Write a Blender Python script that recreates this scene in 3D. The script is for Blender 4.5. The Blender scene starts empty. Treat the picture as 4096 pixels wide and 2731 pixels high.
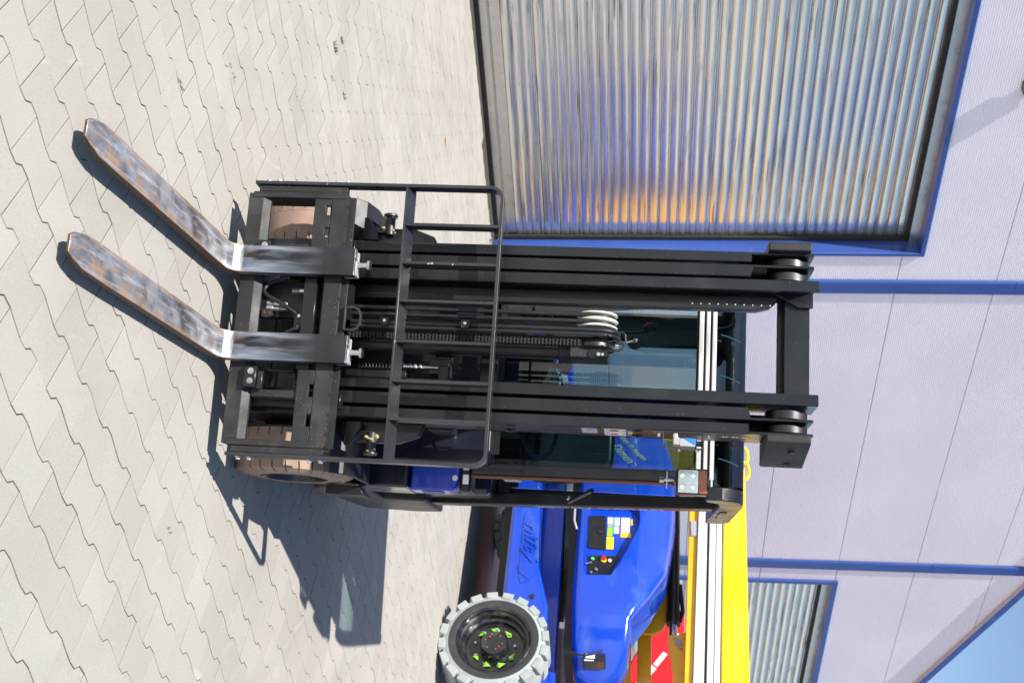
import bpy, bmesh, math, random
from mathutils import Vector, Matrix
random.seed(7)
sc = bpy.context.scene
COL = sc.collection
R = math.radians

# ------------------------------------------------------------------ camera
TH = math.atan(290 / 2750.0); RHO = 0.0137
fw = Vector((0, math.cos(TH), -math.sin(TH))); Uc = Vector((0, math.sin(TH), math.cos(TH))); Rc = Vector((1, 0, 0))
Ui = math.cos(RHO) * Uc - math.sin(RHO) * Rc
Ri = math.sin(RHO) * Uc + math.cos(RHO) * Rc
cam = bpy.data.cameras.new("camera"); camo = bpy.data.objects.new("camera", cam); COL.objects.link(camo)
m = Matrix((Ui, -Ri, -fw)).transposed().to_4x4(); m.translation = (0, 0, 1.6)   # the photograph was taken with the camera on its side
camo.matrix_world = m
cam.sensor_width = 36; cam.lens = 42.09; cam.clip_start = 0.05; cam.clip_end = 2000
cam.dof.use_dof = True; cam.dof.focus_distance = 4.7; cam.dof.aperture_fstop = 6.3
sc.camera = camo

# ------------------------------------------------------------------ sky, sun, exposure
SUN_ELEV = R(49.1); SUN_AZ = R(215.9)          # compass angle from +Y clockwise
w = bpy.data.worlds.new("World"); sc.world = w; w.use_nodes = True
nt = w.node_tree; bg = nt.nodes["Background"]
sky = nt.nodes.new("ShaderNodeTexSky"); sky.sky_type = 'NISHITA'; sky.sun_disc = False
sky.sun_elevation = SUN_ELEV; sky.sun_rotation = SUN_AZ; sky.altitude = 150; sky.air_density = 1.0; sky.dust_density = 0.15; sky.ozone_density = 1.6
nt.links.new(sky.outputs[0], bg.inputs[0]); bg.inputs[1].default_value = 0.10
sun = bpy.data.lights.new("sun", 'SUN'); suno = bpy.data.objects.new("sun", sun); COL.objects.link(suno)
sun.energy = 5.0; sun.angle = R(0.53); sun.color = (1.0, 0.95, 0.88)
sd = Vector((math.sin(SUN_AZ) * math.cos(SUN_ELEV), math.cos(SUN_AZ) * math.cos(SUN_ELEV), math.sin(SUN_ELEV)))
suno.rotation_euler = sd.to_track_quat('Z', 'Y').to_euler()
sc.view_settings.view_transform = 'Standard'; sc.view_settings.look = 'None'
sc.view_settings.gamma = 1; sc.view_settings.use_curve_mapping = False
sc.view_settings.exposure = 0.60
sc.cycles.max_bounces = 10; sc.cycles.transparent_max_bounces = 16

# ------------------------------------------------------------------ materials
def pmat(name, color, rough=0.5, metal=0.0, var=0.08, vscale=6.0, bump=0.0, bscale=60.0, coat=0.0, rvar=0.1, spec=0.5):
    mt = bpy.data.materials.new(name); mt.use_nodes = True
    t = mt.node_tree; b = t.nodes["Principled BSDF"]; L = t.links.new
    tc = t.nodes.new("ShaderNodeTexCoord")
    n = t.nodes.new("ShaderNodeTexNoise"); n.inputs["Scale"].default_value = vscale; n.inputs["Detail"].default_value = 6
    L(tc.outputs["Object"], n.inputs["Vector"])
    mr = t.nodes.new("ShaderNodeMapRange"); mr.inputs[1].default_value = 0.3; mr.inputs[2].default_value = 0.7
    mr.inputs[3].default_value = 1 - var; mr.inputs[4].default_value = 1 + var; L(n.outputs[0], mr.inputs[0])
    mx = t.nodes.new("ShaderNodeVectorMath"); mx.operation = 'SCALE'; mx.inputs[0].default_value = color[:3]
    L(mr.outputs[0], mx.inputs["Scale"]); L(mx.outputs[0], b.inputs["Base Color"])
    r2 = t.nodes.new("ShaderNodeMapRange"); r2.inputs[1].default_value = 0.3; r2.inputs[2].default_value = 0.7
    r2.inputs[3].default_value = max(0.02, rough - rvar); r2.inputs[4].default_value = min(1, rough + rvar); L(n.outputs[0], r2.inputs[0])
    L(r2.outputs[0], b.inputs["Roughness"])
    b.inputs["Metallic"].default_value = metal; b.inputs["Coat Weight"].default_value = coat
    b.inputs["Coat Roughness"].default_value = 0.04; b.inputs["Specular IOR Level"].default_value = spec
    if bump > 0:
        n2 = t.nodes.new("ShaderNodeTexNoise"); n2.inputs["Scale"].default_value = bscale; n2.inputs["Detail"].default_value = 4
        L(tc.outputs["Object"], n2.inputs["Vector"])
        bp = t.nodes.new("ShaderNodeBump"); bp.inputs["Strength"].default_value = bump; bp.inputs["Distance"].default_value = 0.002
        L(n2.outputs[0], bp.inputs["Height"]); L(bp.outputs[0], b.inputs["Normal"])
    return mt

def layer(mt, color, scale, lo, hi, stretch=(1, 1, 1), detail=4, distort=0.0, rough=None, rot=(0, 0, 0), ext=None, world=False):
    """a worn / dirty layer of its own colour over a pmat where a noise passes a threshold"""
    t = mt.node_tree; b = t.nodes["Principled BSDF"]; L = t.links.new
    tc = t.nodes.new("ShaderNodeTexCoord"); mp = t.nodes.new("ShaderNodeMapping")
    mp.inputs["Scale"].default_value = stretch; mp.inputs["Rotation"].default_value = rot
    n = t.nodes.new("ShaderNodeTexNoise"); n.inputs["Scale"].default_value = scale; n.inputs["Detail"].default_value = detail
    n.inputs["Distortion"].default_value = distort
    L(t.nodes.new("ShaderNodeNewGeometry").outputs["Position"] if world else tc.outputs["Object"], mp.inputs[0]); L(mp.outputs[0], n.inputs["Vector"])
    mr = t.nodes.new("ShaderNodeMapRange"); mr.inputs[1].default_value = lo; mr.inputs[2].default_value = hi; L(n.outputs[0], mr.inputs[0])
    fac = mr.outputs[0]
    if ext is not None:
        mu = t.nodes.new("ShaderNodeMath"); mu.operation = 'MULTIPLY'; mu.use_clamp = True
        L(fac, mu.inputs[0]); L(ext(t, tc), mu.inputs[1]); fac = mu.outputs[0]
    old = b.inputs["Base Color"].links[0].from_socket
    mx = t.nodes.new("ShaderNodeMix"); mx.data_type = 'RGBA'; L(fac, mx.inputs[0]); L(old, mx.inputs[6]); mx.inputs[7].default_value = (*color, 1)
    L(mx.outputs[2], b.inputs["Base Color"])
    if rough is not None:
        o2 = b.inputs["Roughness"].links[0].from_socket
        m2 = t.nodes.new("ShaderNodeMix"); L(fac, m2.inputs[0]); L(o2, m2.inputs[2]); m2.inputs[3].default_value = rough
        L(m2.outputs[0], b.inputs["Roughness"])
    return mt

def specks(mt, color=(0.55, 0.55, 0.53), scale=220, thr=0.075, dens=0.5):
    """sparse round paint specks / dust grains"""
    t = mt.node_tree; b = t.nodes["Principled BSDF"]; L = t.links.new
    tc = t.nodes.new("ShaderNodeTexCoord"); v = t.nodes.new("ShaderNodeTexVoronoi"); v.inputs["Scale"].default_value = scale
    L(tc.outputs["Object"], v.inputs["Vector"])
    a = t.nodes.new("ShaderNodeMath"); a.operation = 'LESS_THAN'; a.inputs[1].default_value = thr; L(v.outputs["Distance"], a.inputs[0])
    s = t.nodes.new("ShaderNodeSeparateColor"); L(v.outputs["Color"], s.inputs[0])
    c = t.nodes.new("ShaderNodeMath"); c.operation = 'LESS_THAN'; c.inputs[1].default_value = dens; L(s.outputs[0], c.inputs[0])
    mu = t.nodes.new("ShaderNodeMath"); mu.operation = 'MULTIPLY'; L(a.outputs[0], mu.inputs[0]); L(c.outputs[0], mu.inputs[1])
    old = b.inputs["Base Color"].links[0].from_socket
    mx = t.nodes.new("ShaderNodeMix"); mx.data_type = 'RGBA'; L(mu.outputs[0], mx.inputs[0]); L(old, mx.inputs[6]); mx.inputs[7].default_value = (*color, 1)
    L(mx.outputs[2], b.inputs["Base Color"])
    return mt

MAT = {}
# paving concrete: colour differs stone by stone
def stone_mat():
    mt = pmat("paving_concrete", (0.50, 0.485, 0.45), 0.85, 0, 0.0, 3, 0.35, 420, rvar=0.05, spec=0.3)
    t = mt.node_tree; b = t.nodes["Principled BSDF"]; L = t.links.new
    for nd in t.nodes:
        if nd.type == 'BUMP': nd.inputs["Distance"].default_value = 0.0012
    geo = t.nodes.new("ShaderNodeNewGeometry"); oi = t.nodes.new("ShaderNodeObjectInfo"); tc = t.nodes.new("ShaderNodeTexCoord")
    ad = t.nodes.new("ShaderNodeMath"); ad.operation = 'ADD'; L(geo.outputs["Random Per Island"], ad.inputs[0]); L(oi.outputs["Random"], ad.inputs[1])
    fr = t.nodes.new("ShaderNodeMath"); fr.operation = 'FRACT'; L(ad.outputs[0], fr.inputs[0])
    cr = t.nodes.new("ShaderNodeValToRGB"); e = cr.color_ramp.elements
    e[0].position = 0; e[0].color = (0.372, 0.352, 0.312, 1); e[1].position = 1; e[1].color = (0.408, 0.389, 0.350, 1)
    k = cr.color_ramp.elements.new(0.5); k.color = (0.392, 0.372, 0.333, 1)
    L(fr.outputs[0], cr.inputs[0])
    # aggregate speckle, in place coordinates so that near and far stones agree
    n = t.nodes.new("ShaderNodeTexNoise"); n.inputs["Scale"].default_value = 260; n.inputs["Detail"].default_value = 3; L(geo.outputs["Position"], n.inputs["Vector"])
    mr = t.nodes.new("ShaderNodeMapRange"); mr.inputs[1].default_value = 0.3; mr.inputs[2].default_value = 0.7; mr.inputs[3].default_value = 0.84; mr.inputs[4].default_value = 1.12; L(n.outputs[0], mr.inputs[0])
    n3 = t.nodes.new("ShaderNodeTexNoise"); n3.inputs["Scale"].default_value = 1.3; n3.inputs["Detail"].default_value = 5; L(geo.outputs["Position"], n3.inputs["Vector"])
    m3 = t.nodes.new("ShaderNodeMapRange"); m3.inputs[1].default_value = 0.3; m3.inputs[2].default_value = 0.7; m3.inputs[3].default_value = 0.92; m3.inputs[4].default_value = 1.06; L(n3.outputs[0], m3.inputs[0])
    p = t.nodes.new("ShaderNodeMath"); p.operation = 'MULTIPLY'; L(mr.outputs[0], p.inputs[0]); L(m3.outputs[0], p.inputs[1])
    # chalky scuffs
    n4 = t.nodes.new("ShaderNodeTexNoise"); n4.inputs["Scale"].default_value = 5; n4.inputs["Detail"].default_value = 8; n4.inputs["Distortion"].default_value = 1.2
    mp = t.nodes.new("ShaderNodeMapping"); mp.inputs["Scale"].default_value = (1.6, 0.5, 1); L(geo.outputs["Position"], mp.inputs[0]); L(mp.outputs[0], n4.inputs["Vector"])
    m4 = t.nodes.new("ShaderNodeMapRange"); m4.inputs[1].default_value = 0.64; m4.inputs[2].default_value = 0.78; L(n4.outputs[0], m4.inputs[0])
    v = t.nodes.new("ShaderNodeTexVoronoi"); v.inputs["Scale"].default_value = 150; L(geo.outputs["Position"], v.inputs["Vector"])
    ls = t.nodes.new("ShaderNodeMath"); ls.operation = 'LESS_THAN'; ls.inputs[1].default_value = 0.16; L(v.outputs["Distance"], ls.inputs[0])
    hv = t.nodes.new("ShaderNodeSeparateColor"); L(v.outputs["Color"], hv.inputs[0])
    g2 = t.nodes.new("ShaderNodeMath"); g2.operation = 'GREATER_THAN'; g2.inputs[1].default_value = 0.86; L(hv.outputs[0], g2.inputs[0])
    an = t.nodes.new("ShaderNodeMath"); an.operation = 'MULTIPLY'; L(ls.outputs[0], an.inputs[0]); L(g2.outputs[0], an.inputs[1])
    sc1 = t.nodes.new("ShaderNodeVectorMath"); sc1.operation = 'SCALE'; L(cr.outputs[0], sc1.inputs[0]); L(p.outputs[0], sc1.inputs["Scale"])
    mx = t.nodes.new("ShaderNodeMix"); mx.data_type = 'RGBA'; L(m4.outputs[0], mx.inputs[0]); L(sc1.outputs[0], mx.inputs[6]); mx.inputs[7].default_value = (0.45, 0.44, 0.42, 1)
    mz = t.nodes.new("ShaderNodeMix"); mz.data_type = 'RGBA'; L(an.outputs[0], mz.inputs[0]); L(mx.outputs[2], mz.inputs[6]); mz.inputs[7].default_value = (0.24, 0.22, 0.20, 1)
    # dark grime and oil spots
    n5 = t.nodes.new("ShaderNodeTexNoise"); n5.inputs["Scale"].default_value = 2.6; n5.inputs["Detail"].default_value = 6; L(geo.outputs["Position"], n5.inputs["Vector"])
    m5 = t.nodes.new("ShaderNodeMapRange"); m5.inputs[1].default_value = 0.69; m5.inputs[2].default_value = 0.76; m5.inputs[4].default_value = 0.45; L(n5.outputs[0], m5.inputs[0])
    my = t.nodes.new("ShaderNodeMix"); my.data_type = 'RGBA'; L(m5.outputs[0], my.inputs[0]); L(mz.outputs[2], my.inputs[6]); my.inputs[7].default_value = (0.30, 0.29, 0.28, 1)
    mq = t.nodes.new("ShaderNodeMapping"); mq.inputs["Rotation"].default_value = (0, 0, 0.5); mq.inputs["Scale"].default_value = (3.2, .22, 1); L(geo.outputs["Position"], mq.inputs[0])
    n6 = t.nodes.new("ShaderNodeTexNoise"); n6.inputs["Scale"].default_value = 1.6; n6.inputs["Detail"].default_value = 7; L(mq.outputs[0], n6.inputs["Vector"])
    m6 = t.nodes.new("ShaderNodeMapRange"); m6.inputs[1].default_value = 0.54; m6.inputs[2].default_value = 0.72; m6.inputs[4].default_value = 0.18; L(n6.outputs[0], m6.inputs[0])
    mw = t.nodes.new("ShaderNodeMix"); mw.data_type = 'RGBA'; L(m6.outputs[0], mw.inputs[0]); L(my.outputs[2], mw.inputs[6]); mw.inputs[7].default_value = (0.27, 0.26, 0.245, 1)
    L(mw.outputs[2], b.inputs["Base Color"])
    return mt
MAT['stone'] = stone_mat()
MAT['bed'] = pmat("joint_sand", (0.055, 0.047, 0.038), 0.95, 0, 0.35, 30, 0.5, 200)
MAT['panel'] = pmat("wall_sheet_metal", (0.88, 0.86, 0.93), 0.45, 0, 0.03, 0.8, spec=0.4)
MAT['soffit'] = pmat('soffit_sheet', (0.55, 0.52, 0.54), 0.5)
MAT['core'] = pmat("panel_joint_dark", (0.16, 0.16, 0.17), 0.8)
MAT['trim'] = pmat("blue_trim_paint", (0.030, 0.075, 0.30), 0.38, 0, 0.05, 1.5, coat=0.15)
layer(MAT['trim'], (0.09, 0.16, 0.42), 2.2, 0.60, 0.9, stretch=(1, 1, .3), rough=0.5)
MAT['alu'] = pmat("roller_aluminium", (0.74, 0.72, 0.71), 0.19, 0.84, 0.03, 2.0, rvar=0.03)
layer(MAT['alu'], (0.26, 0.24, 0.23), 4.0, 0.57, 0.74, stretch=(.45, .45, 10), detail=6, rough=0.42, world=True)
MAT['alu_dirty'] = pmat("weathered_aluminium", (0.62, 0.60, 0.58), 0.34, 1.0, 0.10, 9.0)
MAT['rubber'] = pmat("black_rubber", (0.018, 0.018, 0.018), 0.65, 0, 0.2, 15)
MAT['glassdark'] = pmat("dark_metal_gap", (0.008, 0.008, 0.009), 0.6)
MAT['black'] = pmat("black_mast_paint", (0.010, 0.011, 0.0135), 0.30, 0, 0.22, 7, 0.06, 160, rvar=0.08, spec=0.42)
layer(MAT['black'], (0.06, 0.06, 0.062), 5.0, 0.60, 0.88, stretch=(1, 1, .35), rough=0.6, detail=8)
specks(MAT['black'], scale=70, thr=0.05, dens=0.25)
MAT['blackdust'] = pmat("dusty_black_steel", (0.016, 0.016, 0.0165), 0.58, 0, 0.25, 9, 0.12, 120)
layer(MAT['blackdust'], (0.055, 0.051, 0.045), 6.0, 0.54, 0.80, detail=8, rough=0.65)
specks(MAT['blackdust'], (0.6, 0.6, 0.58), 120, 0.085, 0.35)
MAT['rack'] = pmat("rack_paint", (0.022, 0.023, 0.026), 0.33, 0, 0.2, 7, spec=0.6)
layer(MAT['rack'], (0.45, 0.44, 0.42), 38, 0.70, 0.76, detail=5, rough=0.6)
MAT['plastic'] = pmat("black_plastic", (0.010, 0.010, 0.012), 0.38, 0, 0.15, 12, spec=0.5)
MAT['navy'] = pmat("navy_black_panel", (0.008, 0.010, 0.020), 0.30, 0, 0.1, 4, coat=0.3)
MAT['hose'] = pmat("hydraulic_hose", (0.012, 0.012, 0.013), 0.42, 0, 0.15, 30, 0.1, 500)
MAT['zinc'] = pmat("zinc_plated", (0.62, 0.64, 0.66), 0.28, 1.0, 0.15, 40)
MAT['chrome'] = pmat("chrome_rod", (0.8, 0.8, 0.82), 0.08, 1.0, 0.02, 10, rvar=0.03)
MAT['steel'] = pmat("worn_roller_steel", (0.06, 0.06, 0.063), 0.45, 0.85, 0.2, 12)
MAT['grease'] = pmat("yellow_grease", (0.42, 0.34, 0.16), 0.35, 0, 0.3, 60, 0.8, 150)
MAT['pulley'] = pmat("cream_nylon", (0.78, 0.74, 0.62), 0.4, 0, 0.04, 20)
MAT['tyre'] = pmat("dusty_brown_tyre", (0.36, 0.245, 0.185), 0.8, 0, 0.16, 9, 0.3, 90)
MAT['tyregrey'] = pmat("grey_nonmarking_tyre", (0.34, 0.37, 0.36), 0.75, 0, 0.08, 6, 0.2, 60)
MAT['rimblack'] = pmat("gloss_black_rim", (0.012, 0.012, 0.014), 0.16, 0, 0.1, 9, coat=0.6)
MAT['rubbersh'] = pmat("tyre_bead_dark", (0.035, 0.037, 0.04), 0.5, 0, 0.15, 14)
MAT['bodyside'] = pmat("side_panel_grey", (0.042, 0.036, 0.034), 0.45, 0, 0.08, 3, coat=0.0, spec=0.3)
MAT['blue'] = pmat("machine_blue_gloss", (0.005, 0.052, 0.47), 0.18, 0, 0.04, 2, coat=0.7, rvar=0.04)
MAT['truckblue'] = pmat("truck_blue_paint", (0.012, 0.05, 0.48), 0.3, 0, 0.05, 5, coat=0.4)
MAT['blueled'] = pmat("blue_board", (0.010, 0.07, 0.42), 0.35, 0, 0.06, 2)
MAT['yellow'] = pmat("boom_yellow", (0.86, 0.54, 0.010), 0.30, 0, 0.10, 2, coat=0.4)
MAT['shaded_yellow'] = pmat("boom_yellow_shaded", (0.88, 0.43, 0.015), 0.32, 0, 0.12, 4, coat=0.3)  # amber stands for the boom yellow in shade, put into the colour
MAT['mint'] = pmat("pale_boom_rail", (0.68, 0.75, 0.70), 0.4, 0, 0.03, 3)
MAT['red'] = pmat("machine_red", (0.72, 0.012, 0.018), 0.3, 0, 0.05, 3, coat=0.4)
MAT['white'] = pmat("white_film", (0.78, 0.78, 0.78), 0.4, 0, 0.02, 5)
MAT['lavtext'] = pmat("pale_lettering", (0.62, 0.60, 0.72), 0.45, 0, 0.02, 5)
MAT['ytext'] = pmat("yellow_lettering", (0.80, 0.62, 0.12), 0.45)
MAT['redplastic'] = pmat("red_plastic", (0.7, 0.015, 0.012), 0.3)
MAT['green'] = pmat("lime_indicator", (0.30, 0.75, 0.03), 0.4)
MAT['yplastic'] = pmat("yellow_plastic", (0.85, 0.62, 0.02), 0.35)
MAT['greenst'] = pmat("green_sticker", (0.10, 0.50, 0.22), 0.4)
MAT['amberlens'] = pmat("amber_lens", (0.45, 0.075, 0.01), 0.15, 0, 0.3, 60, coat=0.6)
MAT['lens'] = pmat("lamp_reflector", (0.60, 0.63, 0.68), 0.2, 0.85, 0.35, 22, 0.2, 90, coat=1.0)
MAT['silver'] = pmat("bright_trim_strip", (0.80, 0.79, 0.77), 0.38, 0.55, 0.06, 8)
MAT['sensorblue'] = pmat("sensor_blue", (0.015, 0.20, 0.72), 0.3)
MAT['sensorgrey'] = pmat("sensor_grey", (0.36, 0.36, 0.37), 0.4)
MAT['rust'] = pmat("rust_brown", (0.16, 0.06, 0.028), 0.8, 0, 0.3, 20, 0.3, 90)
MAT['seat'] = pmat("seat_vinyl", (0.012, 0.016, 0.017), 0.38, 0, 0.15, 6, 0.1, 60)
MAT['interior'] = pmat("cab_interior_grey", (0.05, 0.062, 0.064), 0.5, 0, 0.15, 8)
MAT['leafgreen'] = pmat("weed_green", (0.10, 0.15, 0.03), 0.6, 0, 0.3, 40)
MAT['visorline'] = pmat('visor_moulding', (0.03, 0.09, 0.11), 0.9, spec=0.1)
MAT['leafdry'] = pmat("dry_leaf", (0.42, 0.27, 0.13), 0.7, 0, 0.3, 60)

layer(MAT['yellow'], (0.55, 0.42, 0.10), 2.5, 0.56, 0.80, stretch=(.4, 1, 3), detail=10, rough=0.6)
layer(MAT['blue'], (0.06, 0.12, 0.42), 3.0, 0.58, 0.85, stretch=(1, 1, 1.6), detail=10, rough=0.45)
layer(MAT['tyregrey'], (0.26, 0.255, 0.235), 7, 0.55, 0.80, detail=10, rough=0.85)
layer(MAT['rimblack'], (0.07, 0.065, 0.06), 9, 0.52, 0.78, detail=10, rough=0.6)
layer(MAT['tyre'], (0.22, 0.15, 0.115), 8, 0.50, 0.75, detail=10, rough=0.9)
def fork_mat():
    mt = pmat("worn_fork_steel", (0.035, 0.037, 0.042), 0.32, 0.55, 0.25, 9, 0.15, 120, rvar=0.14)
    def tipm(t, tc):                      # more rust towards the tip and the blade's edges
        s = t.nodes.new("ShaderNodeSeparateXYZ"); t.links.new(tc.outputs["Object"], s.inputs[0])
        mr = t.nodes.new("ShaderNodeMapRange"); mr.inputs[1].default_value = -0.15; mr.inputs[2].default_value = -1.25
        mr.inputs[3].default_value = 0.35; mr.inputs[4].default_value = 1.0; t.links.new(s.outputs[1], mr.inputs[0])
        z = t.nodes.new("ShaderNodeMapRange"); z.inputs[1].default_value = 0.09; z.inputs[2].default_value = 0.16; z.inputs[3].default_value = 1; z.inputs[4].default_value = 0.0
        t.links.new(s.outputs[2], z.inputs[0])
        mu = t.nodes.new("ShaderNodeMath"); mu.operation = 'MULTIPLY'; t.links.new(mr.outputs[0], mu.inputs[0]); t.links.new(z.outputs[0], mu.inputs[1])
        return mu.outputs[0]
    def edgem(t, tc):
        s = t.nodes.new("ShaderNodeSeparateXYZ"); t.links.new(tc.outputs["Object"], s.inputs[0])
        a = t.nodes.new("ShaderNodeMath"); a.operation = 'ABSOLUTE'; t.links.new(s.outputs[0], a.inputs[0])
        e = t.nodes.new("ShaderNodeMapRange"); e.inputs[1].default_value = 0.036; e.inputs[2].default_value = 0.053; t.links.new(a.outputs[0], e.inputs[0])
        z = t.nodes.new("ShaderNodeMapRange"); z.inputs[1].default_value = 0.09; z.inputs[2].default_value = 0.14; z.inputs[3].default_value = 1; z.inputs[4].default_value = 0.0
        t.links.new(s.outputs[2], z.inputs[0])
        mu = t.nodes.new("ShaderNodeMath"); mu.operation = 'MULTIPLY'; t.links.new(e.outputs[0], mu.inputs[0]); t.links.new(z.outputs[0], mu.inputs[1])
        return mu.outputs[0]
    def topm(t, tc):                      # upper face of the blade only
        g = t.nodes.new("ShaderNodeNewGeometry"); q = t.nodes.new("ShaderNodeSeparateXYZ"); t.links.new(g.outputs["Normal"], q.inputs[0])
        k = t.nodes.new("ShaderNodeMapRange"); k.inputs[1].default_value = .5; k.inputs[2].default_value = .9; t.links.new(q.outputs[2], k.inputs[0]); return k.outputs[0]
    def sidem(t, tc):                     # flanks and underside of the blade: plain rust brown
        g = t.nodes.new("ShaderNodeNewGeometry"); q = t.nodes.new("ShaderNodeSeparateXYZ"); t.links.new(g.outputs["Normal"], q.inputs[0])
        k = t.nodes.new("ShaderNodeMapRange"); k.inputs[1].default_value = .5; k.inputs[2].default_value = .2; t.links.new(q.outputs[2], k.inputs[0])
        s_ = t.nodes.new("ShaderNodeSeparateXYZ"); t.links.new(tc.outputs["Object"], s_.inputs[0])
        z = t.nodes.new("ShaderNodeMapRange"); z.inputs[1].default_value = 0.07; z.inputs[2].default_value = 0.12; z.inputs[3].default_value = 1; z.inputs[4].default_value = 0.0
        t.links.new(s_.outputs[2], z.inputs[0])
        mu = t.nodes.new("ShaderNodeMath"); mu.operation = 'MULTIPLY'; t.links.new(k.outputs[0], mu.inputs[0]); t.links.new(z.outputs[0], mu.inputs[1]); return mu.outputs[0]
    layer(mt, (0.44, 0.46, 0.50), 6, 0.32, 0.58, stretch=(1, .6, .45), detail=10, distort=1.0, rough=0.34, ext=topm)
    layer(mt, (0.66, 0.68, 0.72), 60, 0.52, 0.66, stretch=(1.3, .07, .3), detail=10, distort=0.5, rough=0.26, rot=(0, 0, .25), ext=topm)
    layer(mt, (0.50, 0.52, 0.56), 30, 0.61, 0.70, stretch=(.2, 1.2, 1), detail=10, distort=0.9, rough=0.3, rot=(0, 0, .7), ext=topm)
    layer(mt, (0.13, 0.135, 0.15), 17, 0.52, 0.70, stretch=(1, .5, 1), detail=12, distort=0.6, rough=0.3, ext=topm)
    layer(mt, (0.44, 0.24, 0.13), 11, 0.50, 0.70, stretch=(1.3, .5, 1), detail=12, distort=2.4, rough=0.8, ext=tipm)
    layer(mt, (0.50, 0.31, 0.20), 22, 0.34, 0.60, stretch=(1, .4, 1), detail=9, distort=0.6, rough=0.8, ext=edgem)
    layer(mt, (0.13, 0.085, 0.06), 14, 0.10, 0.35, detail=8, rough=0.75, ext=sidem)
    def shankm(t, tc):
        s_ = t.nodes.new("ShaderNodeSeparateXYZ"); t.links.new(tc.outputs["Object"], s_.inputs[0])
        z = t.nodes.new("ShaderNodeMapRange"); z.inputs[1].default_value = 0.42; z.inputs[2].default_value = 0.16; t.links.new(s_.outputs[2], z.inputs[0])
        z2 = t.nodes.new("ShaderNodeMapRange"); z2.inputs[1].default_value = 0.08; z2.inputs[2].default_value = 0.13; t.links.new(s_.outputs[2], z2.inputs[0])
        mu = t.nodes.new("ShaderNodeMath"); mu.operation = 'MULTIPLY'; t.links.new(z.outputs[0], mu.inputs[0]); t.links.new(z2.outputs[0], mu.inputs[1]); return mu.outputs[0]
    layer(mt, (0.34, 0.40, 0.50), 7, 0.40, 0.70, stretch=(1.5, 1, .5), detail=10, distort=0.8, rough=0.3, ext=shankm)
    layer(mt, (0.55, 0.60, 0.68), 34, 0.50, 0.80, stretch=(1.0, 1, .10), detail=10, distort=0.2, rough=0.3, ext=shankm)
    b = mt.node_tree.nodes["Principled BSDF"]
    return mt
MAT['fork'] = fork_mat()
MAT['heel'] = pmat("polished_heel", (0.26, 0.255, 0.25), 0.38, 1.0, 0.25, 30)

def glass_mat(name, tint, refl=1.0):
    mt = bpy.data.materials.new(name); mt.use_nodes = True; t = mt.node_tree; t.nodes.clear(); L = t.links.new
    o = t.nodes.new("ShaderNodeOutputMaterial"); tr = t.nodes.new("ShaderNodeBsdfTransparent"); tr.inputs[0].default_value = (*tint, 1)
    g = t.nodes.new("ShaderNodeBsdfGlossy"); g.inputs["Roughness"].default_value = 0.01; f = t.nodes.new("ShaderNodeFresnel"); f.inputs[0].default_value = 1.52
    s = t.nodes.new("ShaderNodeMath"); s.operation = 'MULTIPLY_ADD'; s.inputs[1].default_value = refl; s.inputs[2].default_value = 0.02; L(f.outputs[0], s.inputs[0])
    mx = t.nodes.new("ShaderNodeMixShader"); L(s.outputs[0], mx.inputs[0]); L(tr.outputs[0], mx.inputs[1]); L(g.outputs[0], mx.inputs[2])
    L(mx.outputs[0], o.inputs[0]); return mt
MAT['glass'] = glass_mat("cab_glass", (0.40, 0.58, 0.62), 1.5)
MAT['visor'] = pmat('dark_visor_glass', (0.010, 0.030, 0.055), 0.22, 0, 0.25, 9, rvar=0.06, spec=0.45)
MAT['roofglass'] = glass_mat("tinted_roof_glass", (0.30, 0.43, 0.50), 1.7)

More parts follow.
